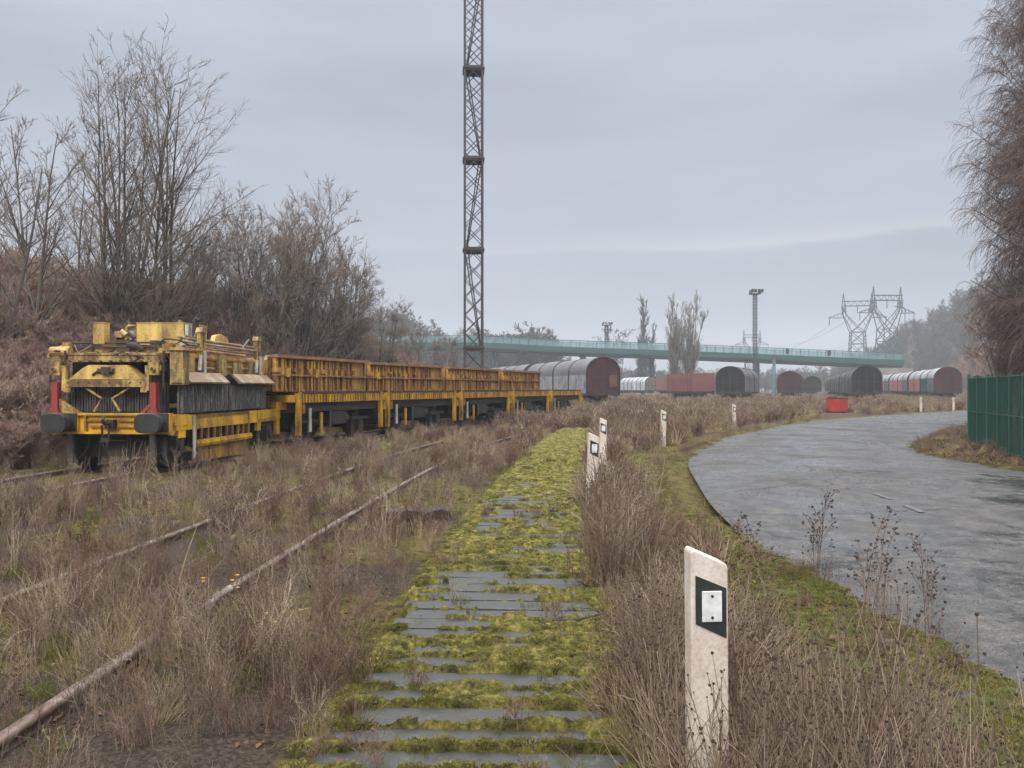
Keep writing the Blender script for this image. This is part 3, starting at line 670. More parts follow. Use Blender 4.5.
# lower openwork
mb = MB()
mb.box(1.10, 1.16, 1.18, 4.0, 1.00, 1.08).box(1.10, 1.16, 1.18, 1.26, .46, 1.0).box(1.10, 1.16, 3.92, 4.0, .46, 1.0)
for k in range(8): mb.box(1.11, 1.15, 1.5 + k * .31, 1.55 + k * .31, .585, 1.0)
mb.build('openwork_frame', M['yellowd'], mach)
MB().box(1.10, 1.20, 1.2, 4.05, .455, .575).box(1.12, 1.22, 1.2, 4.05, .50, .52).build('step_board', M['yellow'], mach)
MB().box(1.08, 1.12, 1.2, 3.95, .14, .452).box(1.12, 1.14, 1.9, 1.95, .14, .45).box(1.12, 1.14, 2.9, 2.95, .14, .45).build('lower_plate', M['yellowd'], mach)
for k in range(4): MB().box(.95, 1.06, 1.65 + k * .62, 1.95 + k * .62, .60, .90).tube([(1.0, 1.8 + k * .62, .75), (1.09, 1.8 + k * .62, .75)], .12, 10).build('spring_pack', M['rustdk'], mach)
MB().box(1.165, 1.185, 1.06, 1.17, .14, 1.06).build('white_strip', M['white'], mach)
MB().box(1.06, 1.17, .30, .9, .90, 1.10).box(1.07, 1.15, .5, .8, .66, .90).tube([(1.1, .25, .85), (1.16, .25, .85)], .13, 14).build('front_bracket', M['yellow'], mach)
MB().box(1.06, 1.18, 4.45, 6.0, .86, 1.08).box(1.08, 1.16, 4.5, 4.7, .6, .86).box(1.08, 1.18, 5.75, 5.95, .45, .86).build('rear_bracket', M['yellow'], mach)

for o in set(mach.children) - n_before: o.location.x = -.10
# ------------------------------------------------------------------ flat wagons with racks
def ribbed(mb, x, y0, y1, z0, z1, pitch, wd, dep, rnd=0):
    y = y0
    while y < y1 - wd:
        mb.box(x, x + dep, y, y + wd, z0, z1); y += pitch * (1 + random.uniform(-rnd, rnd))
def make_wagon(L, rack=True, first=False, dark=False):
    t = empty('flat_wagon', (0, 0, 0))
    for s_ in (1, -1):
        mb = MB().box(s_ * 1.18 - .02, s_ * 1.18 + .02, .0, L, 1.22, 1.46)
        y = .08
        while y < L - .08:
            mb.box(s_ * 1.2, s_ * 1.2 + s_ * .045, y, y + .075, 1.235, 1.445); y += .16
        mb.build('ribbed_sill', M['yellow'], t)
        MB().box(s_ * 1.16 - .09, s_ * 1.16 + .09, .0, L, 1.462, 1.51).build('sill_top', M['rustdk'], t)
        for u in (.08, L - .08):
            mb = MB().box(s_ * 1.22 - .06, s_ * 1.22 + .06, u - .06, u + .06, .40, 1.50).box(s_ * 1.22 - .04, s_ * 1.22 + .10, u + .10, u + .16, .95, 1.2)
            mb.build('end_leg', M['yellow'], t)
        MB().box(s_ * 1.20, s_ * 1.225, .62, .74, .46, 1.08).build('white_board', M['white'], t)
        MB().box(s_ * 1.17, s_ * 1.22, 1.25, 1.35, .40, .95).build('yellow_lever', M['yellow'], t)
        MB().box(s_ * 1.05, s_ * 1.09, 2.0, 2.06, .5, 1.0).build('grey_lever', M['steelgrey'], t)
        for u in (1.0, L - 1.0): wheel(t, s_ * .78, u, .40)
        for u in (1.0, L - 1.0):
            MB().box(s_ * .92 - .05, s_ * .92 + .10, u - .14, u + .14, .36, .66).box(s_ * .94 - .04, s_ * .94 + .05, u - .55, u + .55, .68, .76).build('axle_box', M['black'], t)
    mb = MB().box(-1.1, 1.1, .05, L - .05, .98, 1.215).box(-.6, .6, .3, L - .3, .55, .98).tube([(-.78, 1.0, .50), (.78, 1.0, .50)], .08, 8).tube([(-.78, L - 1, .50), (.78, L - 1, .50)], .08, 8)
    mb.tube([(.9, 2.3, .75), (.9, 3.2, .75)], .16, 12).box(.75, 1.08, L / 2 - .4, L / 2 + .4, .6, .97)
    mb.build('underframe', M['black'], t)
    MB().box(-1.1, 1.1, .1, L - .1, 1.217, 1.45).build('deck', M['rustdk'], t)
    MB().box(-.9, .9, -.42, .05, 1.05, 1.25).box(-1.2, 1.2, -.22, -.06, 1.24, 1.42).build('end_beam', M['yellow'], t)
    if rack:
        r0, r1 = -.8, L - .80; hz_ = random.uniform(-.07, .03)
        for s_ in (1, -1):
            x = s_ * 1.0
            MB().box(x - .03, x, r0, r1, 1.52, 2.33 + hz_).build('rack_back', M['rustdk'], t)  # dark back plate: shade between the ribs is put into its colour
            mb = MB()
            y = r0 + .02; k = 0
            while y < r1 - .85:
                wd = random.choice((.06, .08, .12, .07)); d = random.uniform(.05, .11)
                mb.box(x, x + s_ * d, y, y + wd, 1.515, 2.33 + hz_ + random.uniform(-.03, .0))
                if k % 2 == 0: mb.box(x, x + s_ * .15, y - .03, y + wd + .03, 1.95 + random.uniform(-.08, .12), 2.10)
                y += wd + random.uniform(.07, .13); k += 1
            mb.box(x, x + s_ * .06, r1 - .08, r1, 1.515, 2.33)
            mb.box(x, x + s_ * .035, r0, r1, 1.512, 1.56)
            pan = mb.build('rack_side', M['rust'], t)
            MB().box(x + s_ * .002, x + s_ * .03, r1 - .80, r1 - .09, 1.53, 1.89).box(x + s_ * .002, x + s_ * .03, r1 - .80, r1 - .09, 1.95, 2.33).build('rack_panel', M['yellowd'], t)
            MB().box(x - .05, x + s_ * .16, r0, r1, 2.335 + hz_, 2.41 + hz_).box(x, x + s_ * .13, r0, r1, 1.90, 1.945).build('rack_rail', M['rust2'], t)
        MB().box(-.97, .97, r0, r0 + .06, 1.52, 2.34).box(-.97, .97, r1 - .06, r1, 1.52, 2.34).box(-.97, .97, r0 + .07, r1 - .07, 2.05, 2.12).build('rack_end', M['rust'], t)
    return t
M['rust2'] = paint('rust_streaked_steel', (.48, .27, .14), .7, (.24, .11, .05), .4, 5.0)
L0 = 5.05
starts = []; y = 21.75
wlab = ['flat wagon with tall rusty side racks, coupled directly behind the yellow machine',
        'second rack wagon behind the yellow machine, rusty racks above a ribbed sill',
        'middle rack wagon of the yellow train, two wagons before the last rack wagon',
        'last wagon with a rusty rack, just before the empty flat wagon',
        'empty flat wagon without racks at the far tail of the yellow train']
for i in range(5):
    x0 = along(y); yn = y + L0
    for _ in range(4):
        x1 = along(yn); d = math.hypot(x1 - x0, yn - y); yn = y + (yn - y) * L0 / d
    lc, an = spot(y, yn)
    wg = make_wagon(L0, rack=i < 4)
    wg.location = lc; wg.rotation_euler = (0, 0, an)
    tag(wg, wlab[i], 'flat wagon', 'yellow wagons behind the track machine')
    k = .42 / L0; y = yn + (yn - y) * k
# bright yellow replaced rack panels on the far wagons
# ------------------------------------------------------------------ hood wagons
def arch(Wd, z0, zs, zt, n=20):
    p = [(-Wd / 2, z0), (-Wd / 2, zs)]
    for k in range(1, n):
        a = math.pi * (1 - k / n); p.append((Wd / 2 * math.cos(a), zs + (zt - zs) * math.sin(a)))
    p += [(Wd / 2, zs), (Wd / 2, z0)]
    return p
def shell(mb, Wd, z0, zs, zt, y0, y1, th=.04):
    o = arch(Wd, z0, zs, zt); i = arch(Wd - 2 * th, z0, zs, zt - th); n = len(o)
    V = [(x, y0, z) for x, z in o] + [(x, y1, z) for x, z in o] + [(x, y0, z) for x, z in i] + [(x, y1, z) for x, z in i]
    f = []
    for k in range(n - 1):
        f += [(k, k + 1, n + k + 1, n + k), (2 * n + k, 3 * n + k, 3 * n + k + 1, 2 * n + k + 1), (k, 2 * n + k, 2 * n + k + 1, k + 1), (n + k, n + k + 1, 3 * n + k + 1, 3 * n + k)]
    f += [(0, n, 3 * n, 2 * n), (n - 1, 3 * n - 1, 4 * n - 1, 2 * n - 1)]
    return mb.add(V, f)
def hood_wagon(loc, hd, L, secs, Wd, zt, mhood, mside, mend, label, group, hoopmat=None, endpanel=None, sidepaint=None, up=-.25):
    """y = 0 is the end nearest the camera, the wagon runs away along +y"""
    t = empty('hood_wagon', loc, hd, label, 'hood wagon', group)
    z0, zs = 1.15, zt - 1.30
    q = L / secs
    for k in range(secs):
        inset = .03 * (k % 2)
        shell(MB(), Wd - .06 - 2 * inset, zs + min(up, -.02), zs, zt - .04 - inset, k * q + .13, (k + 1) * q - .13).build('hood', mhood, t)
        mb = MB()
        for s_ in (-1, 1):
            xa = s_ * (Wd / 2 - .03 - inset); mb.box(min(xa, xa - s_ * .04), max(xa, xa - s_ * .04), k * q + .13, (k + 1) * q - .13, z0, zs + min(up, -.02) - .005)
        mb.build('side_wall', (sidepaint[k] if sidepaint else mside), t)
    for k in range(secs + 1):
        a = max(0.0, k * q - .12); b_ = min(L, k * q + .12)
        if k == 0: a, b_ = .0, .125
        if k == secs: a, b_ = L - .125, L
        shell(MB(), Wd, z0, zs, zt, a, b_, .10).build('hoop', hoopmat or M['black'], t)
    for y_ in (.05, L - .08):
        o = MB().prism(arch(Wd - .22, z0, zs, zt - .11), 'y', y_, y_ + .03).build('end_wall', mend, t)
        ys = y_ - .02 if y_ < 1 else y_ + .035
        mb = MB()
        for xx in (-.75, 0, .75): mb.box(xx - .05, xx + .05, ys, ys + .018, z0, zs + .5)
        mb.box(-Wd / 2 + .2, Wd / 2 - .2, ys - .004, ys + .02, zs - .5, zs - .42)
        mb.build('end_rib', M['black'], o)
        if endpanel and y_ < 1: MB().box(.55, 1.25, .015, .045, 1.7, 2.7).build('end_panel', endpanel, o)
    mb = MB().box(-Wd / 2 + .05, Wd / 2 - .05, .0, L, .95, 1.145).box(-.6, .6, .5, L - .5, .6, .95); mb.build('underframe', M['black'], t)
    for yb in (2.2, L - 2.2):
        bo = MB().box(-1.05, -.85, yb - 1.3, yb + 1.3, .45, .75).box(.85, 1.05, yb - 1.3, yb + 1.3, .45, .75).box(-.85, .85, yb - .2, yb + .2, .5, .94).build('bogie', M['black'], t)
        for s_ in (-1, 1):
            for du in (-.9, .9):
                MB().tube([(s_ * .72, yb + du, .54), (s_ * .84, yb + du, .54)], .44, 20).build('wheel', M['black'], bo)
    for s_ in (-1, 1):
        MB().tube([(s_ * .875, -.0, 1.05), (s_ * .875, -.5, 1.05)], .10, 10).tube([(s_ * .875, -.5, 1.05), (s_ * .875, -.56, 1.05)], .23, 16).build('buffer', M['buffer'], t)
    return t
M['hoodgrey'] = paint('grey_tarpaulin_roof', (.22, .235, .25), .65, (.11, .11, .115), .45, .6)
M['hoodlite'] = paint('pale_grey_roof', (.45, .47, .49), .55, (.25, .25, .25), .3, .6)
M['hooddk'] = paint('sooty_grey_roof', (.17, .175, .19), .65, (.07, .07, .07), .5, .6)
M['hoodbrown'] = paint('brown_grey_roof', (.20, .18, .18), .65, (.08, .07, .07), .5, .6)
M['maroon'] = paint('dark_maroon_end', (.12, .014, .024), .85, (.035, .012, .015), .42, 1.0)
M['endblack'] = paint('sooty_black_end', (.026, .012, .014), .9, (.010, .009, .010), .5, 1.0)
M['sidebrown'] = paint('dull_brown_side', (.11, .085, .08), .7, (.05, .04, .04), .5, 1.0)
M['rustpanel'] = paint('rust_brown_panel', (.22, .13, .09), .7, (.1, .05, .04), .5, 2.0)
M['redside'] = paint('red_graffiti_side', (.55, .02, .035), .7, (.30, .16, .17), .30, 2.2, 6.0, streak=False, col2=(.30, .015, .03))
M['graffgrey'] = paint('pale_spray_paint_side', (.085, .078, .082), .7, (.28, .28, .29), .28, 1.6, 4.0, streak=False)
M['redwagon'] = paint('faded_red_wagon', (.34, .05, .05), .65, (.17, .07, .065), .5, 1.6)
M['silver'] = paint('silver_roof', (.62, .64, .66), .45, (.35, .36, .38), .3, .8)
def hd_of(slope): return -math.atan(slope)
def consist(px_face, s, slope, n, L, gap, **kw):
    Z = F / s; X = (px_face - CX) / s; an = math.atan(slope); out_ = []
    for k in range(n):
        d = k * (L + gap)
        out_.append(((X + math.sin(an) * d, Z + math.cos(an) * d, 0), -an, L))
    return out_
# first line: left of centre, runs back to the left behind the yellow train
slope = (-1.0 - 7.8) / (105 - 72)
labs = ['grey hood wagon with dark maroon arched end, just behind the tail of the yellow train', 'grey hood wagon behind the maroon ended one, mostly hidden by the yellow train']
for k, (lc, an, L) in enumerate(consist(603.5, 11.7, slope, 2, 19, 1.2)):
    hood_wagon(lc, an, L, 4, 3.1, 4.28, M['hoodgrey'], M['graffgrey'], M['maroon'] if k == 0 else M['sidebrown'], labs[k], 'hood wagons beyond the yellow train', endpanel=M['rustpanel'] if k == 0 else None)
lc, an, L = consist(730, 9.3, .40, 1, 15, 1)[0]
hood_wagon(lc, an, L, 3, 3.1, 3.97, M['hoodbrown'], M['hoodgrey'], M['endblack'], 'dark ended hood wagon with grey sides, right beside the red slatted wagon', 'hood wagons in the yard')
lc, an, L = consist(789.5, 7.8, .365, 1, 14, 1)[0]
hood_wagon(lc, an, L, 3, 3.1, 3.8, M['hooddk'], M['sidebrown'], M['maroon'], 'small hood wagon with reddish dark end, between the grey sided and the tiny far one', 'hood wagons in the yard')
lc, an, L = consist(812.5, 5.6, .30, 1, 14, 1)[0]
hood_wagon(lc, an, L, 3, 3.1, 3.75, M['hooddk'], M['graffgrey'], M['endblack'], 'farthest and smallest dark hood wagon, peeping out beside the long black sided rake', 'hood wagons in the yard')
hl = ['black ended hood wagon heading the long dark rake, below the right part of the bridge', 'second hood wagon of the dark rake, behind the black ended one', 'rearmost hood wagon of the dark rake, small and hazy']
for k, (lc, an, L) in enumerate(consist(867, 9.3, .33, 3, 26, 1.2)):
    hood_wagon(lc, an, L, 4, 3.1, 4.05, M['hooddk'], M['sidebrown'], M['endblack'], hl[k], 'hood wagons in the yard')
hl = ['pale roofed hood wagon with dark red banded end, nearest to the green fence', 'hood wagon with red graffiti along its side, behind the red banded one', 'rearmost hood wagon of the red graffiti rake under the bridge end']
for k, (lc, an, L) in enumerate(consist(948, 8.5, .315, 3, 21, 1.2)):
    hood_wagon(lc, an, L, 4, 3.05, 4.1, M['hoodlite'], M['redside'], M['maroon'], hl[k], 'hood wagons in the yard', sidepaint=[M['hoodgrey'], M['bridgegreen'] if k == 0 else M['redside'], M['redside'], M['redside']], up=0.0)
# silver wagons far behind
hl = ['bright silver hood wagon, nearest of the far silver row', 'silver hood wagon in the middle of the far row', 'silver hood wagon at the far end of the row']
for k in range(3):
    Z = 170 + k * 17; X = (652 - CX) / F * 170 - k * 3.5
    hood_wagon((X, Z, 0), math.atan(3.5 / 17), 15.5, 6, 3.0, 3.9, M['silver'], M['silver'], M['steelgrey'], hl[k], 'silver wagons far down the yard')
# red slatted wagon
def stake_wagon(loc, hd, L, label, mat):
    t = empty('stake_wagon', loc, hd, label, 'stake wagon', 'red wagons in the yard')
    MB().box(-1.4, 1.4, 0, L, .95, 1.2).box(-.6, .6, .4, L - .4, .6, .95).build('underframe', M['black'], t)
    for s_ in (-1, 1):
        mb = MB().box(s_ * 1.36 - .02, s_ * 1.36 + .02, .1, L - .1, 1.2, 2.75)
        y = .15
        while y < L - .2: mb.box(s_ * 1.38, s_ * 1.46, y, y + .16, 1.2, 3.35); y += .52
        mb.build('slatted_side', mat, t)
    MB().box(-1.35, 1.35, .02, .09, 1.2, 3.3).build('end_wall', mat, t)
    MB().box(-1.35, 1.35, L - .09, L - .02, 1.2, 3.3).build('end_wall', mat, t)
    for yb in (1.6, L - 1.6):
        for s_ in (-1, 1):
            MB().tube([(s_ * .74, yb, .52), (s_ * .86, yb, .52)], .44, 20).build('wheel', M['black'], t)
            MB().tube([(s_ * .74, yb + 1.4 * (1 if yb < 3 else -1), .52), (s_ * .86, yb + 1.4 * (1 if yb < 3 else -1), .52)], .44, 20).build('wheel', M['black'], t)
    for s_ in (-1, 1): MB().tube([(s_ * .875, 0, 1.05), (s_ * .875, -.55, 1.05)], .12, 10).tube([(s_ * .875, -.5, 1.05), (s_ * .875, -.56, 1.05)], .23, 14).build('buffer', M['buffer'], t)
    return t
x0, y0, _ = at(714, 400, 98); x1, y1, _ = at(672, 400, 112)
stake_wagon((x0 - 1.2, y0, 0), math.atan2(x0 - x1 , 10), 7.6, 'faded red slatted wagon next to the dark grey sided hood wagon', M['redwagon'])
x0, y0, _ = at(664, 395, 150)
stake_wagon((x0, y0, 0), -.3, 12, 'dull red wagon far off behind the slatted one, beside the silver row', M['redwagon'])

# ------------------------------------------------------------------ lattice masts, pylons, bridge
def lattice(mb, x, y, z0, z1, wd, leg, nseg, br, rings=None):
    h = wd / 2
    for sx in (-1, 1):
        for sy in (-1, 1):
            mb.box(x + sx * h - leg / 2, x + sx * h + leg / 2, y + sy * h - leg / 2, y + sy * h + leg / 2, z0, z1)
    dz = (z1 - z0) / nseg
    for k in range(nseg):
        a = z0 + k * dz; b_ = a + dz
        for s_ in (-1, 1):
            mb.bar((x - h, y + s_ * h, a), (x + h, y + s_ * h, b_), br); mb.bar((x + h, y + s_ * h, a), (x - h, y + s_ * h, b_), br)
            mb.bar((x + s_ * h, y - h, a), (x + s_ * h, y + h, b_), br); mb.bar((x + s_ * h, y + h, a), (x + s_ * h, y - h, b_), br)
    return mb
mx, my, _ = at(473.5, 388, 40)
mt = empty('lattice_mast', (mx, my, 0), R(4), 'tall dark lattice mast rising behind the yellow train', 'mast')
lattice(MB(), 0, 0, 0, 26, .82, .10, 31, .035).build('lattice_frame', M['mast'], mt)
for py in (348, 250.6, 160.5, 71, -19, -109):
    z = CAMH + (HY - py) * 40 / F
    MB().box(-.51, .51, -.51, .51, z - .03, z + .03).box(-.465, .465, -.465, .465, z - .11, z + .11).build('platform_ring', M['mast'], mt)
mb = MB(); zs = [CAMH + (HY - py) * 40 / F for py in (348, 250.6, 160.5, 71, -19, -109)]; sgn = 1
for a, b_ in zip(zs[:-1], zs[1:]):
    sgn *= -1
    for dx in (-.0, .14): mb.tube([(sgn * -.36 + dx * sgn * .3, 0, a), (sgn * .26 + dx * sgn, 0, b_)], .03, 5)
    for k in range(14):
        f_ = k / 14; c = sgn * (-.36 + .62 * f_); mb.tube([(c, 0, a + (b_ - a) * f_), (c + sgn * .11, 0, a + (b_ - a) * f_)], .015, 4)
mb.build('inner_ladder', M['mast'], mt)
MB().box(-.9, .9, -.9, .9, -.2, .25).build('concrete_base', M['concrete'], mt)
def flood_mast(px, Z, ytop, wd, leg, label, headw):
    s = F / Z; X = (px - CX) / s; zt = CAMH + (HY - ytop) / s
    t = empty('floodlight_mast', (X, Z, 0), R(8), label, 'mast')
    lattice(MB(), 0, 0, 0, zt - .8, wd, leg, int(zt / wd / 1.1), leg * .6).build('lattice_frame', M['steelblue'], t)
    mb = MB().box(-headw / 2, headw / 2, -headw / 2, headw / 2, zt - .9, zt - .78)
    for sx in (-1, 1):
        mb.box(sx * headw * .5 - .05, sx * headw * .5 + .05, -.5, .5, zt - .9, zt - .2)
    mb.build('head_frame', M['steelblue'], t)
    for sx in (-.55, -.2, .2, .55):
        MB().box(sx * headw - .16, sx * headw + .16, -headw / 2 - .35, -headw / 2, zt - .65, zt - .1, rot=(R(20), 'X')).build('floodlight', M['mast'], t)
    return t
M['steelblue'] = paint('grey_painted_lattice', (.045, .055, .07), .6, (.06, .06, .07), .35, 2)
flood_mast(755, 140, 289, .5, .07, 'distant floodlight mast with lamp head, standing beyond the bridge middle', 1.5)
flood_mast(606.5, 215, 322, .7, .14, 'small floodlight mast with a wide head above the bridge near the ball crowned tree', 2.0)
def pylon(X, Z, H, rz, label, grp='electricity pylons'):
    t = empty('electricity_pylon', (X, Z, 0), rz, label, 'pylon', grp)
    B = .13 * H / 36
    k = H / 36.0; mb = MB()
    def seg(a, b_, w=None): mb.bar(a, b_, w or B * 1.5)
    hb, hw, hc = 3.4 * k, 2.3 * k, 0
    zw = 21.5 * k; zc = 31 * k
    lv = [0, 6.5 * k, 12.5 * k, 17.3 * k, zw]
    wid = [hb - (hb - hw) * z / zw for z in lv]
    for a, b_, wa, wb in zip(lv[:-1], lv[1:], wid[:-1], wid[1:]):
        for sy in (-1, 1):
            for sx in (-1, 1): seg((sx * wa, sy * wa, a), (sx * wb, sy * wb, b_), B * 2)
            seg((-wa, sy * wa, a), (wb, sy * wb, b_)); seg((wa, sy * wa, a), (-wb, sy * wb, b_))
            seg((sy * wa, -wa, a), (sy * wb, wb, b_)); seg((sy * wa, wa, a), (sy * wb, -wb, b_))
            seg((-wb, sy * wb, b_), (wb, sy * wb, b_))
    mb.build('tower_body', M['steelblue'], t)
    mb = MB()
    for sx in (-1, 1):
        o1, o2 = sx * 5.0 * k, sx * 3.9 * k
        for sy in (-1, 1):
            y_ = sy * hw * .5
            seg((sx * hw, sy * hw, zw), (o1, y_ * .5, zc - 3 * k), B * 2)
            seg((0, sy * hw * .8, zw + 1.8 * k), (o2, y_ * .5, zc - 3 * k), B * 1.6); seg((0, sy * hw * .8, zw + 1.8 * k), (-sx * hw, sy * hw, zw), B * 1.6)
            seg((o1, y_ * .5, zc - 3 * k), (sx * 5.3 * k, y_ * .5, zc), B * 2); seg((o2, y_ * .5, zc - 3 * k), (sx * 4.2 * k, y_ * .5, zc), B * 1.6)
            seg((o1, y_ * .5, zc - 3 * k), (sx * 4.2 * k, y_ * .5, zc)); seg((o2, y_ * .5, zc - 3 * k), (sx * 5.3 * k, y_ * .5, zc))
        q = 4
        for j in range(q):
            f0 = j / q; f1 = (j + 1) / q
            A0 = np.array((sx * hw, 0, zw)) * (1 - f0) + np.array((o1, 0, zc - 3 * k)) * f0; A1 = np.array((0, 0, zw + 1.8 * k)) * (1 - f1) + np.array((o2, 0, zc - 3 * k)) * f1
            A2 = np.array((sx * hw, 0, zw)) * (1 - f1) + np.array((o1, 0, zc - 3 * k)) * f1
            if j > 0: seg(A0, A1, B)
        seg((sx * 5.3 * k, 0, zc), (sx * 4.8 * k, 0, zc + 4.6 * k), B * 2); seg((sx * 4.2 * k, 0, zc), (sx * 4.8 * k, 0, zc + 4.6 * k), B * 2)
    mb.build('fork', M['steelblue'], t)
    mb = MB()
    for y_ in (-.5 * k, .5 * k):
        seg((-5.3 * k, y_, zc + 1.7 * k), (5.3 * k, y_, zc + 1.7 * k), B * 2); seg((-5.3 * k, y_, zc), (5.3 * k, y_, zc), B * 2)
    for j in range(10): seg((-5.3 * k + 1.06 * k * j, 0, zc if j % 2 else zc + 1.7 * k), (-4.24 * k + 1.06 * k * j, 0, zc + 1.7 * k if j % 2 else zc), B)
    for sx in (-1, 1):
        seg((sx * 5.1 * k, 0, zc - 2.4 * k), (sx * 10.0 * k, 0, zc - 4.2 * k), B * 2); seg((sx * 4.8 * k, 0, zc - 4.3 * k), (sx * 10.0 * k, 0, zc - 4.2 * k), B * 2)
        for j in range(4): seg((sx * (5.2 + 1.15 * j) * k, 0, (zc / k - 2.5 - .42 * j) * k), (sx * (5.8 + 1.15 * j) * k, 0, (zc / k - 4.3 + .03 * j) * k), B)
    mb.build('crossarm', M['steelblue'], t)
    for xx, z_ in ((-9.6 * k, zc - 4.3 * k), (0, zc - .1), (9.6 * k, zc - 4.3 * k)):
        MB().tube([(xx, 0, z_), (xx, 0, z_ - 2.6 * k)], .14 * k, 6).build('insulator', M['mast'], t)
    return t
s = 2.83; p1 = pylon((887 - CX) / s, F / s, (HY - 285.5) / s + 1.6, R(6), 'larger forked electricity pylon above the right end of the bridge')
s2 = 2.45; p2 = pylon((857.5 - CX) / s2, F / s2, (HY - 292) / s2 + 1.6, R(-12), 'smaller forked electricity pylon just left of the larger one')
s3 = 1.72; p3 = pylon((752 - CX) / s3, F / s3, (HY - 329) / s3 + 1.6, R(4), 'faint far electricity pylon behind the distant floodlight mast')
# power lines
M['wire'] = paint('power_line', (.12, .12, .13), .6, (.1, .1, .1), .2, 1, bump=0)
def cable(a, b_, sag, label):
    t = np.linspace(0, 1, 40)[:, None]; P = np.array(a) * (1 - t) + np.array(b_) * t; P[:, 2] -= (4 * sag * t * (1 - t))[:, 0]
    o = MB().tube(P, .045, 4).build('power_cable', M['wire']); tag(o, label, 'cable', 'power lines')
k2 = ((HY - 292) / s2 + 1.6) / 36; k3 = ((HY - 329) / s3 + 1.6) / 36
def tip(p, k, xx, zz):
    a = p.rotation_euler[2]; return (p.location[0] + math.cos(a) * xx * k, p.location[1] + math.sin(a) * xx * k, zz * k)
for xx, zz, nm in ((-9.6, 24.1, 'power cable hanging from the near arm of the smaller pylon'), (0, 28.3, 'power cable hanging from the middle of the smaller pylon'), (9.6, 24.1, 'power cable hanging from the far arm of the smaller pylon')):
    cable(tip(p2, k2, xx, zz), tip(p3, k3, xx, zz), 7, nm)
# bridge
Zb = 200.0; sb = F / Zb
bpx = [180, 300, 410, 490, 560, 630, 700, 760, 800, 850, 904]
bpt = [338, 335.5, 335, 336, 339.6, 342, 344.6, 347, 348.8, 351, 353.3]
bx = np.array([(p - CX) / sb for p in bpx]); bz = np.array([CAMH + (HY - t_) / sb for t_ in bpt])
bf = crv(np.c_[bx, bz]); xs = np.linspace(bx[0], bx[-1], 60); zt = bf(xs)
br = empty('road_bridge', (0, Zb, 0), 0, 'long teal green road bridge on slanted legs spanning the yard', 'bridge')
def band(y0, y1, dz0, dz1):
    V = []
    for x, z in zip(xs, zt): V += [(x, y0, z + dz0), (x, y1, z + dz0), (x, y1, z + dz1), (x, y0, z + dz1)]
    f = [(4 * i + j, 4 * i + (j + 1) % 4, 4 * i + 4 + (j + 1) % 4, 4 * i + 4 + j) for i in range(len(xs) - 1) for j in range(4)] + [(0, 1, 2, 3), tuple(4 * (len(xs) - 1) + j for j in (3, 2, 1, 0))]
    return MB().add(V, f)
band(-.0, 9, -2.9, -1.62).build('deck_edge', M['bridgegreen'], br)
band(.7, 8.3, -3.5, -2.905).build('girder', M['bridgegrey'], br)  # set-back girder; shadow under the deck is put into its dark grey
m, nt, b, out = nodes('pale_teal_parapet_mesh'); b.inputs['Base Color'].default_value = (.16, .30, .31, 1); b.inputs['Roughness'].default_value = .4
tr = N(nt, 'ShaderNodeBsdfTransparent'); mx_ = N(nt, 'ShaderNodeMixShader', Fac=.30); nt.links.new(tr.outputs[0], mx_.inputs[1]); nt.links.new(b.outputs[0], mx_.inputs[2]); nt.links.new(mx_.outputs[0], out.inputs[0]); M['parapet'] = m
for y_ in (.12, 8.8):
    band(y_, y_ + .03, -1.6, -.1).build('parapet_panel', M['parapet'], br)
    mb = band(y_ - .03, y_ + .07, -.1, .0)
    for x in np.arange(xs[0], xs[-1], 2.0): z = float(bf(np.array(x))); mb.box(x - .05, x + .05, y_ - .06, y_ - .005, z - 1.61, z - .09)
    mb.build('parapet_rail', M['bridgegreen'], br)
for px in (787.5, 829):
    x = (px - CX) / sb; z = float(bf(np.array(x))); MB().box(x - .42, x + .42, -.12, -.06, z - 1.1, z - .05).box(x - .3, x + .3, -.1, -.06, z - 1.4, z - 1.11).build('dark_plate', M['black'], br)
def zbot(px): return float(bf(np.array((px - CX) / sb))) - 3.5
for px, dx in ((521, -8), (583, 8)):
    x = (px - CX) / sb
    for y_ in (2.0, 6.5):
        V = MB(); zb = zbot(px) + .02
        V.add([(x - .5, y_, zb), (x + .5, y_, zb), (x + .5, y_ + .7, zb), (x - .5, y_ + .7, zb), (x + dx - .4, y_, 0), (x + dx + .4, y_, 0), (x + dx + .4, y_ + .7, 0), (x + dx - .4, y_ + .7, 0)], [(0, 1, 2, 3), (4, 7, 6, 5), (0, 4, 5, 1), (1, 5, 6, 2), (2, 6, 7, 3), (3, 7, 4, 0)])
        V.build('slanted_leg', M['bridgegrey'], br)
for px in (493, 497, 655, 762):
    x = (px - CX) / sb; MB().box(x - .3, x + .3, 3, 6, 0, zbot(px) + .02).build('pier', M['bridgegrey'], br)
x = (877 - CX) / sb; MB().box(x, (912 - CX) / sb, -.6, 9.6, 0, zbot(890) - .1).build('abutment', M['concrete'], br)
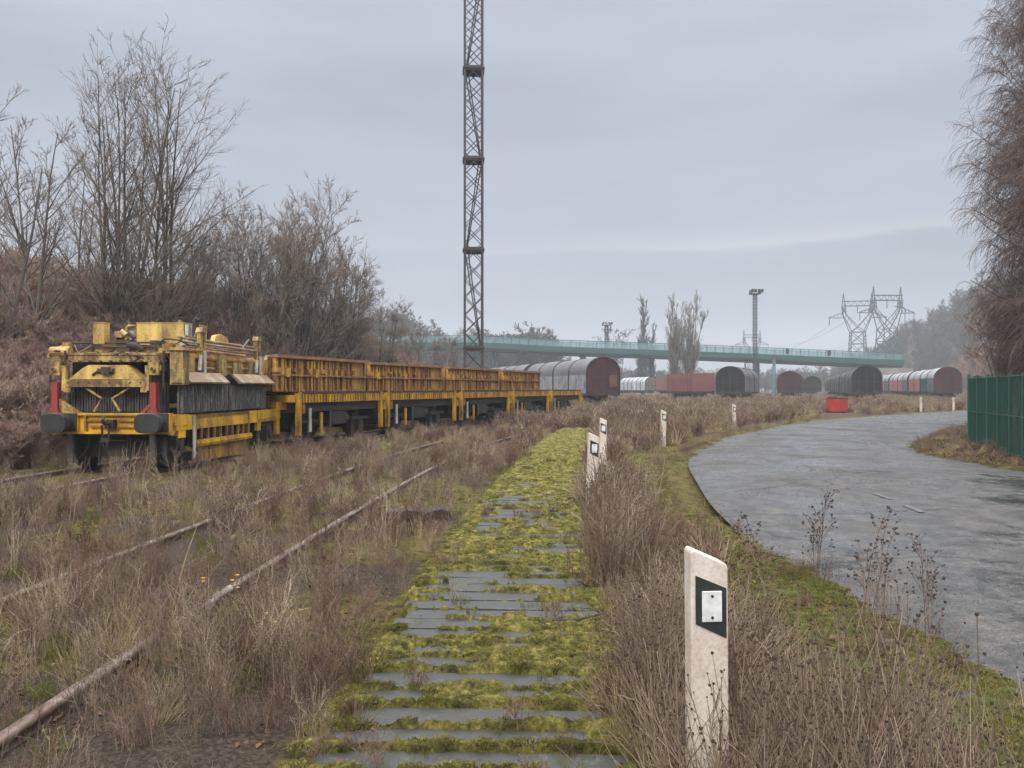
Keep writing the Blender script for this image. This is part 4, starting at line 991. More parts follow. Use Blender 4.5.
# street lamp by the bridge end, blue-grey posts in the yard
def lamp(px, ytop, Z, label, arm=-1):
    s = F / Z; X = (px - CX) / s; zt = CAMH + (HY - ytop) / s
    t = empty('street_lamp', (X, Z, 0), 0, label, 'street lamp')
    MB().tube([(0, 0, 0), (0, 0, zt * .6), (0, 0, zt - .3), (arm * .5, 0, zt), (arm * 1.7, 0, zt + .1)], [.14, .12, .09, .08, .07], 8).build('pole', M['galv'], t)
    MB().box(min(arm * 1.6, arm * 2.5), max(arm * 1.6, arm * 2.5), -.18, .18, zt, zt + .18).build('lamp_head', M['galv'], t)
lamp(905, 307, 205, 'grey street lamp beside the larger pylon at the bridge end')
def post(px, ytop, Z, w_, mat, name, label, cat, group=None):
    s = F / Z; X = (px - CX) / s; zt = CAMH + (HY - ytop) / s
    o = MB().tube([(0, 0, -.1), (0, 0, zt * .5), (0, 0, zt)], [w_, w_ * .9, w_ * .75], 8).box(-w_ * 1.6, w_ * 1.6, -w_ * 1.6, w_ * 1.6, -.1, .25).tube([(0, 0, zt), (0, 0, zt + .06)], w_ * 1.1, 8).build(name, mat); o.location = (X, Z, 0); tag(o, label, cat, group)
M['bluepost'] = paint('pale_blue_post', (.16, .28, .33), .5, (.1, .15, .17), .3, 1)
post(774, 358, 118, .28, M['bluepost'], 'signal_post', 'pale blue post between the grey sided hood wagon and the small reddish one', 'post')
post(745, 362, 180, .2, M['galv'], 'catenary_post', 'thin grey post under the bridge behind the dark ended hood wagon', 'post')

# ------------------------------------------------------------------ delineator posts
M['postwhite'] = paint('grubby_white_plastic', (.80, .75, .68), .5, (.42, .31, .23), .27, 2.2, 70, bump=.05)
M['bandblack'] = paint('black_band', (.012, .016, .014), .45, (.03, .035, .03), .3, 8, bump=0)
M['reflector'] = paint('white_reflector', (.80, .80, .80), .25, (.5, .5, .5), .25, 12, bump=0, streak=False)
def delineator(px, s, ytop, label, rz=0, tilt=0, wd=.135):
    Z = F / s; X = (px - CX) / s; zt = CAMH + (HY - ytop) / s
    gz = float(ground_h(np.array([X]), np.array([Z]))[0])
    t = empty('delineator_post', (X, Z, gz), rz, label, 'road post', 'white roadside posts'); t.rotation_euler = (0, tilt, rz)
    zt -= gz; h = wd / 2; dr = .052
    k = 6; pol = [(-h, -.2), (h, -.2), (h, zt - dr - .012), (h - .006, zt - dr + .002)]
    pol += [(-h + .02, zt + .003 - .004), (-h + .008, zt + .003), (-h, zt - .008)]
    MB().prism(pol, 'y', -.045, .045).build('post_body', M['postwhite'], t, bevel=.014)
    a0 = zt - .088; pol = [(-h + .016, a0), (h - .008, a0 - .047), (h - .008, a0 - .225), (-h + .016, a0 - .172)]
    for y_ in ((-.049, -.040), (.040, .049)): MB().prism(pol, 'y', *y_).build('black_band', M['bandblack'], t)
    rf = MB().prism([(-.030, a0 - .055), (.042, a0 - .055), (.042, a0 - .165), (-.030, a0 - .165)], 'y', -.056, -.0488).build('reflector', M['reflector'], t, bevel=.003)
    MB().tube([(.006, -.0565, a0 - .072), (.006, -.0595, a0 - .072)], .005, 10).tube([(.006, -.0565, a0 - .148), (.006, -.0595, a0 - .148)], .005, 10).build('bolt', M['bandblack'], rf)
    return t
delineator(707.5, 277, 548, 'nearest white roadside post, tall in the foreground weeds', R(4), R(-.4))
delineator(591, 77, 433, 'white roadside post standing at the edge of the mossy path by the dark stake', R(8), R(2))
delineator(602.5, 52, 418, 'white roadside post just behind the one beside the mossy path', R(-8), R(1))
delineator(663, 36.5, 410, 'white roadside post in brown weeds before the bend, third from the foreground row end', R(12), R(1))
delineator(734, 26, 404, 'white roadside post at the outer side of the road bend', R(10), 0)
delineator(921, 15, 397, 'white roadside post far along the road in front of the red graffiti wagons', R(20), 0)
delineator(953.5, 14.3, 397.5, 'farthest white roadside post, next to the end of the green fence', R(20), 0)
# dark stake, cut sleeper scrap, red box
st = MB().tube([(0, 0, -.1), (.01, 0, .3), (.0, .01, .50), (.03, .0, .56)], [.03, .028, .026, .02], 7).tube([(.0, 0, .3), (.05, 0, .36)], .012, 5).build('stake', M['black'])
X, Z = (619 - CX) / 80, F / 80; st.location = (X, Z, 0.02); tag(st, 'short blackened stake in the weeds beside the mossy path', 'stake')
X, Z = (417 - CX) * 1.6 / (519 - HY), F * 1.6 / (519 - HY)
sp = MB().prism([(-.42, 0), (-.38, .09), (-.1, .11), (.12, .085), (.30, .12), (.40, .09), (.42, 0)], 'y', -.10, .10).build('sleeper_scrap', M['sleeper']); sp.location = (X, Z, .02); sp.rotation_euler = (R(6), 0, R(6)); tag(sp, 'broken dark piece of sleeper lying between the track and the path', 'wood scrap')
X, Z = (837 - CX) / 15.5, F / 15.5
rb = empty('red_box', (X, Z, 0), R(6), 'bright red box with a dark lid in the brown weeds beside the road', 'box')
M['boxred'] = paint('bright_red_plastic', (.50, .03, .025), .5, (.30, .03, .03), .3, 2.0)
MB().box(-.58, .58, -.3, .3, .08, .92).build('box_body', M['boxred'], rb, bevel=.02)
MB().box(-.60, .60, -.32, .32, .922, .97).box(-.5, -.1, -.1, .1, .97, 1.04).build('lid', M['rustdk'], rb)
MB().box(-.55, -.42, -.28, .28, 0, .078).box(.42, .55, -.28, .28, 0, .078).build('foot', M['black'], rb)

# ------------------------------------------------------------------ green fence
m, nt, b, out = nodes('green_mesh_screen'); b.inputs['Base Color'].default_value = (.008, .075, .055, 1); b.inputs['Roughness'].default_value = .5
tr = N(nt, 'ShaderNodeBsdfTransparent'); mx_ = N(nt, 'ShaderNodeMixShader', Fac=.62); nt.links.new(tr.outputs[0], mx_.inputs[1]); nt.links.new(b.outputs[0], mx_.inputs[2]); nt.links.new(mx_.outputs[0], out.inputs[0]); M['screen'] = m
fn = empty('mesh_fence', (12.9, 24, 0), 0, 'dark green mesh fence with close set posts along the road verge', 'fence')
fd = np.array([-1.5, -5.0]); fd = fd / np.linalg.norm(fd); fang = math.atan2(fd[1], fd[0])
def fbox(name, mat, d0, d1, w0, z0, z1):
    mb = MB().box(d0, d1, -w0, w0, z0, z1); o = mb.build(name, mat, fn); o.rotation_euler = (0, 0, fang); return o
NP = 12
for k in range(NP + 1):
    d = k * 1.07; fbox('post', M['fencelight'] if k in (0, 2) else M['fencegreen'], d - .035, d + .035, .035, -.1, 1.95 + (.03 if k == 0 else 0))
    if k < NP:
        fbox('screen_panel', M['screen'], d + .037, d + 1.033, .004, .06, 1.86)
        mb = MB()
        for j in range(1, 10): mb.tube([(d + j * .107, -.01, .05), (d + j * .107, -.01, 1.92)], .0055, 5)
        for z_ in (.08, .95, 1.88): mb.tube([(d + .036, -.02, z_), (d + 1.034, -.02, z_)], .009, 5)
        o = mb.build('wire_panel', M['fencegreen'], fn); o.rotation_euler = (0, 0, fang)
# second run going away behind the corner
fang2 = math.atan2(1.0, .75)
for k in range(1, 8):
    d = k * 1.07
    o = MB().box(d - .035, d + .035, -.035, .035, -.1, 1.95).build('post', M['fencegreen'], fn); o.rotation_euler = (0, 0, fang2)
    o = MB().box(d - 1.033, d - .037, -.004, .004, .06, 1.86).build('screen_panel', M['screen'], fn); o.rotation_euler = (0, 0, fang2)

# ------------------------------------------------------------------ trees
M['bark'] = paint('grey_brown_bark', (.17, .145, .125), .9, (.09, .075, .065), .5, 6.0)
M['barkgreen'] = paint('algae_green_bark', (.17, .15, .10), .9, (.09, .075, .055), .5, 5.0)
M['twig'] = plantmat('bare_twigs', (.17, .135, .115), (.28, .235, .195))
M['twigpale'] = plantmat('pale_poplar_twigs', (.20, .175, .155), (.29, .255, .225))
M['twigbirch'] = plantmat('purple_birch_twigs', (.12, .082, .07), (.22, .165, .14))
M['twigscrub'] = plantmat('brown_scrub_twigs', (.16, .105, .085), (.27, .18, .145), (.38, .29, .21))
M['twigfar'] = plantmat('far_wood_twigs', (.075, .062, .058), (.11, .09, .08))
M['barkbranch'] = paint('pale_grey_branch_bark', (.24, .20, .18), .85, (.08, .06, .055), .5, 5.0)
M['barkbirch'] = paint('white_birch_bark', (.45, .42, .40), .8, (.08, .07, .07), .5, 4.0)
def grow_tree(seed, stems, spread, H, r0, n1, l1, n2, n3, ang1=.75, ang2=.7, trop=.06, rt=.006, base_t=.15, lean=None, n4=0, wob=1.0):
    """returns trunk MB, crown MB"""
    rng = np.random.default_rng(seed)
    N0 = stems
    a = rng.uniform(0, 2 * np.pi, N0) if N0 > 2 else rng.uniform(0, 2 * np.pi, N0)
    d = np.stack([np.cos(a) * spread * rng.uniform(.3, 1, N0), np.sin(a) * spread * rng.uniform(.3, 1, N0), np.ones(N0)], -1)
    if lean is not None: d += np.array(lean)
    st = np.stack([np.cos(a) * .15 * (N0 > 1), np.sin(a) * .15 * (N0 > 1), np.full(N0, -.1)], -1)
    L = H * rng.uniform(.82, 1.0, N0); L[0] = H
    S0 = 14; P0 = polylines(st, d, L, S0, .025, .02, rng); R0 = taper(np.full(N0, r0) * rng.uniform(.75, 1, N0), S0, .12)
    tr = MB(); v, q = tubes(P0, R0, 7); tr.add(v, q)
    s1, d1, L1, r1 = children(P0, R0, n1, base_t, .97, ang1, l1, rng, .012, .55)
    S1 = 9; P1 = polylines(s1, d1, L1, S1, .06 * wob, trop, rng); R1 = taper(r1, S1, .2)
    v, q = tubes(P1, R1, 5); tr.add(v, q)
    cr = MB()
    s2, d2, L2, r2 = children(P1, R1, n2, .12, .98, ang2, .52, rng, rt * 1.3, .6)
    S2 = 6; P2 = polylines(s2, d2, L2, S2, .10 * wob, trop, rng); R2 = taper(r2, S2, .35)
    v, q = tubes(P2, R2, 3); cr.add(v, q)
    s3, d3, L3, r3 = children(P2, R2, n3, .1, .98, ang2, .5, rng, rt, .6)
    L3 = np.maximum(L3, .18)
    P3 = polylines(s3, d3, L3, 4, .12, trop, rng); R3 = taper(r3, 4, .45)
    v, q = tubes(P3, R3, 3); cr.add(v, q)
    if n4:
        s4, d4, L4, r4 = children(P3, R3, n4, .2, .98, ang2, .6, rng, rt * .8, .7)
        L4 = np.maximum(L4, .12); P4 = polylines(s4, d4, L4, 3, .12, trop, rng); v, q = tubes(P4, taper(r4, 3, .5), 3); cr.add(v, q)
    return tr, cr
def tree(px, Z, ytop, seed, label, name='bare_tree', group=None, mt='bark', mtw='twig', hscale=1, **kw):
    s = F / Z; X = (px - CX) / s; H = (CAMH + (HY - ytop) / s) * hscale
    gz = float(ground_h(np.array([X]), np.array([Z]))[0]); H -= gz
    t = empty(name, (X, Z, gz), 0, label, 'tree', group)
    tr, cr = grow_tree(seed, H=H, **kw)
    tr.build('trunk', M[mt], t, smooth=True); cr.build('crown', M[mtw], t)
    return t
G1 = 'bare trees above the scrub'
big = dict(spread=.22, r0=.095, n1=18, l1=.36, n2=7, n3=4, ang1=.58, ang2=.6, trop=.03, rt=.0072, wob=.55)
tree(118, 27, 85, 101, 'tallest bare tree, many straight stems rising behind the yellow machine', stems=8, group=G1, mt='barkgreen', **{**big, 'spread': .17})
tree(160, 28, 75, 102, 'tall bare tree with a wide right-leaning fan of branches behind the panel box', stems=4, group=G1, mt='barkgreen', **{**big, 'spread': .12, 'l1': .42})
tree(28, 24, 100, 103, 'tall thin bare tree near the left border, its stem dark and slightly leaning', stems=2, group=G1, **{**big, 'spread': .15})
tree(-12, 22, 120, 104, 'bare tree cut off by the left border of the view', stems=3, group=G1, **big)
tree(62, 30, 150, 105, 'lower bare tree between the tall many stemmed one and the left border', stems=3, group=G1, **{**big, 'spread': .3})
mid = dict(spread=.30, r0=.06, n1=16, l1=.38, n2=8, n3=5, ang1=.62, ang2=.6, trop=.03, rt=.0075, wob=.7)
tree(212, 30, 225, 111, 'bushy bare tree standing where the tall trees end', stems=6, group=G1, **mid)
tree(250, 31, 215, 112, 'bushy bare tree with a greenish stem behind the first rack wagon', stems=6, group=G1, mt='barkgreen', **mid)
tree(286, 32, 196, 113, 'peaked bare tree, highest of the lower group behind the rack wagons', stems=5, group=G1, **mid)
tree(318, 34, 240, 114, 'rounded bare tree sloping down on the right of the peaked one', stems=6, group=G1, **mid)
tree(346, 36, 262, 115, 'bare tree with fine outer twigs, second from the right end of the tree line', stems=6, group=G1, **mid)
tree(232, 33, 228, 141, 'bushy bare tree crowded between two greenish ones', stems=6, group=G1, **mid)
tree(268, 34, 214, 142, 'dense bare tree just left of the peaked one', stems=7, group=G1, **mid)
tree(304, 35, 222, 143, 'dense bare tree just right of the peaked one', stems=7, group=G1, **mid)
tree(335, 37, 252, 144, 'dense low bare tree behind the rounded one', stems=7, group=G1, **mid)
tree(190, 32, 215, 145, 'thin bare tree between the tall trees and the bushy row', stems=5, group=G1, **mid)
tree(374, 40, 300, 116, 'low bare tree at the right end of the tree line, before the mast', stems=6, group=G1, **mid)
tree(412, 55, 330, 117, 'small bare shrubby tree in front of the hazy bridge left of the mast', stems=6, group=G1, **mid)
tree(440, 62, 338, 118, 'small bare tree right beside the lattice mast', stems=6, group=G1, **mid)
# distant poplars and trees by the bridge
pop = dict(spread=.10, r0=.16, n1=22, l1=.32, n2=8, n3=5, ang1=.30, ang2=.35, trop=.10, rt=.022, base_t=.05)
tree(676, 145, 306, 121, 'tall hazy poplar with upright branches, left twin in front of the bridge', 'poplar', 'twin poplars before the bridge', mtw='twigpale', stems=6, **pop)
tree(690, 147, 303, 122, 'tall hazy poplar with upright branches, right twin in front of the bridge', 'poplar', 'twin poplars before the bridge', mtw='twigpale', stems=6, **pop)
tree(642, 230, 306, 123, 'slim pointed poplar beyond the bridge, beside a smaller pointed one', 'poplar', None, mtw='twigfar', stems=3, **{**pop, 'rt': .055, 'n2': 10, 'spread': .06})
tree(649, 232, 327, 124, 'small pointed poplar close against the slim tall one', 'poplar', None, mtw='twigfar', stems=2, **{**pop, 'rt': .055, 'spread': .06})
tree(619, 225, 328, 125, 'small round crowned tree beyond the bridge beside the small floodlight mast', 'bare_tree', None, mtw='twigfar', stems=3, spread=.35, r0=.15, n1=14, l1=.4, n2=8, n3=5, ang1=.8, ang2=.7, trop=.02, rt=.05)
# weeping birch
def birch(px, Z, ytop, seed, label, group):
    rng = np.random.default_rng(seed); s = F / Z; X = (px - CX) / s; H = CAMH + (HY - ytop) / s
    t = empty('weeping_birch', (X, Z, 0), 0, label, 'tree', group)
    P0 = polylines(np.array([[0, 0, -.1]]), np.array([[.02, 0, 1.]]), np.array([H]), 16, .02, .02, rng); R0 = taper(np.array([.20]), 16, .1)
    tr = MB(); v, q = tubes(P0, R0, 9); tr.add(v, q); tr.build('trunk', M['barkbirch'], t, smooth=True)
    s1, d1, L1, r1 = children(P0, R0, 110, .10, .99, .85, .30, rng, .012, .32)
    P1 = polylines(s1, d1, np.clip(L1, .8, 3.9), 10, .07, .02, rng); R1 = taper(r1, 10, .25); cr = MB(); v, q = tubes(P1, R1, 5); MB().add(v, q).build('branch', M['barkbranch'], t, smooth=True)
    s2, d2, L2, r2 = children(P1, R1, 15, .1, 1, .8, .5, rng, .007, .5)
    P2 = polylines(s2, d2, np.clip(L2, .4, 1.6), 8, .08, -.12, rng); R2 = taper(r2, 8, .5); v, q = tubes(P2, R2, 3); cr.add(v, q)
    s3, d3, L3, r3 = children(P2, R2, 12, .1, 1, .6, 1.1, rng, .0058, .8)
    P3 = polylines(s3, d3, np.clip(L3, .35, 1.8), 7, .07, -.32, rng); R3 = taper(r3, 7, .6); v, q = tubes(P3, R3, 3); cr.add(v, q)
    cr.build('crown', M['twigbirch'], t)
birch(1076, 29, -60, 131, 'weeping birch with hanging purple twigs, rising beyond the fence end', 'birches beyond the fence')
birch(1052, 34, -40, 137, 'weeping birch a little farther back behind the fence', 'birches beyond the fence')
birch(1130, 27, -90, 132, 'weeping birch standing partly outside the right border', 'birches beyond the fence')
tree(1012, 37, 285, 133, 'brown bushy shrub under the birch behind the green fence', 'shrub', None, mtw='twigscrub', stems=9, **{**mid, 'r0': .04, 'rt': .011})
tree(1045, 35, 262, 134, 'brown bushy shrub behind the fence at the right border', 'shrub', None, mtw='twigscrub', stems=9, **{**mid, 'r0': .04, 'rt': .011})

# ------------------------------------------------------------------ scatter with geometry nodes (stuff only)
def proto_coll(name, objs):
    c = bpy.data.collections.new(name)
    for o in objs:
        for u in list(o.users_collection): u.objects.unlink(o)
        c.objects.link(o)
    return c
def scatter(name, pts, rot, scl, idx, coll, tilt=None):
    me = bpy.data.meshes.new(name); n = len(pts)
    me.vertices.add(n); me.vertices.foreach_set('co', np.asarray(pts, np.float32).ravel())
    rv = np.zeros((n, 3), np.float32); rv[:, 2] = rot
    if tilt is not None: rv[:, :2] = tilt
    a = me.attributes.new('rot', 'FLOAT_VECTOR', 'POINT'); a.data.foreach_set('vector', rv.ravel())
    sv = np.asarray(scl, np.float32)
    if sv.ndim == 1: sv = np.repeat(sv[:, None], 3, 1)
    a = me.attributes.new('scl', 'FLOAT_VECTOR', 'POINT'); a.data.foreach_set('vector', sv.ravel())
    a = me.attributes.new('idx', 'INT', 'POINT'); a.data.foreach_set('value', np.asarray(idx, np.int32))
    o = bpy.data.objects.new(name, me); COL.objects.link(o); tag(o, kind='stuff')
    ng = bpy.data.node_groups.new(name + '_scatter', 'GeometryNodeTree')
    ng.interface.new_socket('Geometry', in_out='INPUT', socket_type='NodeSocketGeometry'); ng.interface.new_socket('Geometry', in_out='OUTPUT', socket_type='NodeSocketGeometry')
    gi = ng.nodes.new('NodeGroupInput'); gout = ng.nodes.new('NodeGroupOutput')
    ci = ng.nodes.new('GeometryNodeCollectionInfo'); ci.inputs['Collection'].default_value = coll; ci.inputs['Separate Children'].default_value = True; ci.inputs['Reset Children'].default_value = True
    ip = ng.nodes.new('GeometryNodeInstanceOnPoints'); ip.inputs['Pick Instance'].default_value = True
    def attr(nm, ty):
        q = ng.nodes.new('GeometryNodeInputNamedAttribute'); q.data_type = ty; q.inputs['Name'].default_value = nm; return q.outputs['Attribute']
    L = ng.links.new
    L(gi.outputs[0], ip.inputs['Points']); L(ci.outputs[0], ip.inputs['Instance']); L(attr('idx', 'INT'), ip.inputs['Instance Index'])
    L(attr('rot', 'FLOAT_VECTOR'), ip.inputs['Rotation']); L(attr('scl', 'FLOAT_VECTOR'), ip.inputs['Scale']); L(ip.outputs[0], gout.inputs[0])
    md = o.modifiers.new('scatter', 'NODES'); md.node_group = ng
    return o
# --- scrub
def shrub_proto(seed, H, nst, mat, rt=.0085):
    tr, cr = grow_tree(seed, nst, .34, H, .020, 13, .40, 7, 4, ang1=.5, ang2=.55, trop=.05, rt=rt, base_t=.06, wob=.5)
    mb = MB(); mb.v = tr.v + cr.v; off = sum(len(x) for x in tr.v); mb.f = tr.f + [f + off for f in cr.f]; mb.nv = tr.nv + cr.nv
    return mb.build('shrub_shape', M[mat])
SP = [shrub_proto(200 + k, 3.0, 12, 'twigscrub') for k in range(5)]
SC = proto_coll('scrub_shapes', SP)
rng = np.random.default_rng(5)
n = 6800; Y = rng.uniform(7, 66, n); off = rng.uniform(2.5, 20, n)
X = train_track(Y) - off
edge_r = (430 - CX) / F * Y       # scrub ends left of the mast
keep = (X < edge_r) & (X > -1.0 * Y - 5)
dens = np.where(off < 9, 1.0, .55); keep &= rng.uniform(0, 1, n) < dens
X, Y, off = X[keep], Y[keep], off[keep]
hs = np.interp(off, [2.5, 4, 8, 14, 20], [.36, .60, .95, 1.25, 1.4]) * np.interp(Y, [7, 16, 30, 45, 66], [.62, .72, 1.25, 1.2, .8]) * np.interp(edge_r[keep] - X, [0, 2, 7], [.45, .7, 1.0]) * rng.uniform(.7, 1.12, len(X))
sclv = np.stack([hs * 1.0 + .12, hs * 1.0 + .12, hs], -1)
print('scrub', len(X))
scatter('scrub', np.stack([X, Y, ground_h(X, Y)], -1), rng.uniform(0, 6.28, len(X)), sclv, rng.integers(0, 5, len(X)), SC)
# --- hills and woods far off
def mound(name, cx, cy, rx, ry, h, seed, nx=60, ny=30):
    u = np.linspace(-1, 1, nx); v = np.linspace(-1, 1, ny); U, W_ = np.meshgrid(u, v)
    r = np.sqrt(U ** 2 + W_ ** 2); Z = h * (1 - sstep(0, 1, r)) + (fbm(U * 3, W_ * 3, seed, 3, 1) - .5) * h * .25 * (1 - sstep(.5, 1, r)) - .3
    i = np.arange(nx * ny).reshape(ny, nx)
    mb = MB(); mb.add(np.stack([cx + U * rx, cy + W_ * ry, Z], -1).reshape(-1, 3), np.stack([i[:-1, :-1], i[:-1, 1:], i[1:, 1:], i[1:, :-1]], -1).reshape(-1, 4))
    o = mb.build(name, M['ground'], smooth=True); tag(o, kind='structure')
    def hf(x, y):
        q = np.sqrt(((x - cx) / rx) ** 2 + ((y - cy) / ry) ** 2); return h * (1 - sstep(0, 1, q)) - .3
    return hf
def far_proto(seed, H, rt, mat='twigfar'):
    tr, cr = grow_tree(seed, 3, .25, H, .16, 15, .46, 8, 5, ang1=.75, ang2=.7, trop=.03, rt=rt, base_t=.12)
    mb = MB(); mb.v = tr.v + cr.v; off = sum(len(x) for x in tr.v); mb.f = tr.f + [f + off for f in cr.f]; mb.nv = tr.nv + cr.nv
    return mb.build('far_tree_shape', M[mat])
FC = proto_coll('far_tree_shapes', [far_proto(300 + k, 10, .05) for k in range(4)])
FC2 = proto_coll('brown_tree_shapes', [far_proto(320 + k, 8, .032, 'twigscrub') for k in range(4)])
hA = mound('hill', 205, 330, 100, 130, 43, 1)
hB = mound('hill', -40, 260, 40, 26, 16, 2)
hC = mound('hill', -95, 250, 60, 40, 20, 3)
pts = []; sc_ = []
def wood(n, x0, x1, y0, y1, hf, s0, s1, cond=None):
    x = rng.uniform(x0, x1, n); y = rng.uniform(y0, y1, n); z = hf(x, y) if hf else np.zeros(n)
    k = np.ones(n, bool) if cond is None else cond(x, y)
    pts.append(np.stack([x, y, np.maximum(z, -.2)], -1)[k]); sc_.append(rng.uniform(s0, s1, k.sum()))
wood(1300, 108, 260, 205, 330, hA, .55, .9, lambda x, y: hA(x, y) > -.1)
wood(150, -75, -4, 235, 270, hB, .8, 1.25, lambda x, y: hB(x, y) > .2)
wood(160, -150, -40, 220, 260, hC, .8, 1.2)
wood(90, -10, 12, 225, 250, None, 1.1, 1.75)
wood(500, -120, 330, 390, 440, None, .7, 1.15)
wood(160, 10, 110, 300, 330, None, .45, .8)
P_ = np.concatenate(pts); S_ = np.concatenate(sc_)
scatter('far_woodland', P_, rng.uniform(0, 6.28, len(P_)), S_, rng.integers(0, 4, len(P_)), FC)
pts = []; sc_ = []
wood(230, 78, 175, 152, 200, None, .75, 1.25, lambda x, y: x > 84 + (y - 152) * .42)
wood(90, 60, 120, 112, 150, None, .5, .8, lambda x, y: x > 66 + (y - 112) * .5)
wood(60, 22, 60, 44, 95, None, .4, .7, lambda x, y: (x > 16 + .62 * (y - 20) + 9) & (road_dist(x, y)[0] > 3))
P_ = np.concatenate(pts); S_ = np.concatenate(sc_)
scatter('brown_woodland', P_, rng.uniform(0, 6.28, len(P_)), S_, rng.integers(0, 4, len(P_)), FC2)

# --- weeds
M['stalk'] = plantmat('dry_stalks', (.075, .052, .04), (.24, .18, .13), (.58, .47, .33))
M['stalkred'] = plantmat('reddish_dry_stems', (.065, .038, .03), (.185, .112, .082), (.34, .24, .17))
M['straw'] = plantmat('straw_grass', (.20, .155, .085), (.33, .26, .145), (.40, .33, .20))
M['seed'] = plantmat('dark_seed_heads', (.04, .028, .024), (.08, .055, .045))
M['grassgreen'] = plantmat('green_blades', (.06, .09, .015), (.14, .15, .03), (.26, .22, .06))
def join(parts, name):
    """parts: list of (MB, material) -> one mesh object with several materials"""
    mb = MB(); cnt = []
    for q, mt_ in parts:
        for v in q.v: mb.v.append(v)
        for f in q.f: mb.f.append(f + mb.nv)
        mb.nv += q.nv; cnt.append((sum(len(f) for f in q.f), mt_))
    o = mb.build(name, cnt[0][1]); me = o.data
    mi = np.concatenate([np.full(c, i, np.int32) for i, (c, _) in enumerate(cnt)])
    for _, mt_ in cnt[1:]: me.materials.append(mt_)
    me.polygons.foreach_set('material_index', mi); me.update()
    return o
def blobs(P, r, rng):
    """little octahedral seed heads as quads"""
    n = len(P); d = np.array([(1, 0, 0), (0, 1, 0), (-1, 0, 0), (0, -1, 0)], float)
    V = np.zeros((n, 8, 3)); rr_ = r * rng.uniform(.6, 1.3, (n, 1, 1))
    V[:, :4] = P[:, None] + d[None] * rr_ * .8 + np.array([0, 0, -1]) * rr_ * .6; V[:, 4:] = P[:, None] + d[None] * rr_ + np.array([0, 0, 1]) * rr_ * .6
    i = np.arange(n)[:, None, None] * 8; f = np.array([(0, 1, 5, 4), (1, 2, 6, 5), (2, 3, 7, 6), (3, 0, 4, 7), (4, 5, 6, 7)])
    return V.reshape(-1, 3), (i + f[None]).reshape(-1, 4)
TH = 1.0
def stalk_proto(seed, n, H, spread, rad, nb, mat, seedr=0, br=.45, rr0=.0022, nb2=0):
    rr0 *= TH; seedr *= TH ** .5; rng = np.random.default_rng(seed)
    a = rng.uniform(0, 6.28, n); r = rad * np.sqrt(rng.uniform(0, 1, n))
    st = np.stack([np.cos(a) * r, np.sin(a) * r, np.full(n, -.02)], -1)
    d = np.stack([rng.normal(0, spread, n), rng.normal(0, spread, n), np.ones(n)], -1)
    L = H * rng.uniform(.45, 1.05, n)
    P = polylines(st, d, L, 6, .06, .0, rng); Rr = taper(np.full(n, rr0), 6, .45)
    mb = MB(); v, q = tubes(P, Rr, 3); mb.add(v, q); ends = [P[:, -1]]
    if nb:
        s1, d1, L1, r1 = children(P, Rr, nb, .3, .98, .6, br, rng, rr0 * .5, .8)
        P1 = polylines(s1, d1, L1, 4, .08, .06, rng); v, q = tubes(P1, taper(r1, 4, .6), 3); mb.add(v, q); ends.append(P1[:, -1])
        if nb2:
            s2, d2, L2, r2 = children(P1, taper(r1, 4, .6), nb2, .3, 1, .7, .6, rng, rr0 * .45, .9)
            P2 = polylines(s2, d2, L2, 3, .08, .04, rng); v, q = tubes(P2, taper(r2, 3, .7), 3); mb.add(v, q); ends.append(P2[:, -1])
    parts = [(mb, M[mat])]
    if seedr:
        sb_ = MB(); v, q = blobs(np.concatenate(ends), seedr, rng); sb_.add(v, q); parts.append((sb_, M['seed']))
    return join(parts, 'weed_shape')
def grass_proto(seed, n, H, rad, mat, wd=.0025, spread=.45):
    wd *= TH; rng = np.random.default_rng(seed); a = rng.uniform(0, 6.28, n); r = rad * np.sqrt(rng.uniform(0, 1, n))
    st = np.stack([np.cos(a) * r, np.sin(a) * r, np.full(n, -.01)], -1)
    d = np.stack([np.cos(a) * spread * rng.uniform(0, 1, n), np.sin(a) * spread * rng.uniform(0, 1, n), np.ones(n)], -1)
    L = H * rng.uniform(.4, 1.1, n); P = polylines(st, d, L, 6, .08, -.10, rng)
    mb = MB(); v, q = tubes(P, taper(np.full(n, wd), 6, .3), 3); mb.add(v, q)
    return join([(mb, M[mat])], 'grass_shape')
# 0-2 tall stalks with branches, 3-5 reddish twiggy, 6-7 straw grass, 8 dark heads, 9 green tuft
def weed_set(th, name):
    global TH
    TH = th
    WP = [stalk_proto(400, 13, .62, .13, .13, 5, 'stalk', .0035), stalk_proto(401, 15, .55, .16, .14, 6, 'stalk', .003), stalk_proto(402, 11, .68, .10, .12, 4, 'stalk', .004),
          stalk_proto(403, 12, .44, .20, .13, 7, 'stalkred', .0, nb2=2), stalk_proto(404, 12, .38, .24, .14, 7, 'stalkred', .003, nb2=2), stalk_proto(405, 14, .50, .15, .14, 6, 'stalkred', .0, nb2=2),
          grass_proto(406, 46, .36, .10, 'straw'), grass_proto(407, 40, .50, .09, 'straw', .002, .3),
          stalk_proto(408, 5, .80, .12, .10, 6, 'stalkred', .0055, .4, .0026, 2),
          grass_proto(409, 40, .16, .12, 'grassgreen', .0028, .6)]
    TH = 1.0
    for k, o in enumerate(WP): o.name = name + '_%02d' % k
    return proto_coll(name, WP)
WC1 = weed_set(1.15, 'weed_shapes_fine'); WC2 = weed_set(1.9, 'weed_shapes_mid'); WC3 = weed_set(3.2, 'weed_shapes_far')
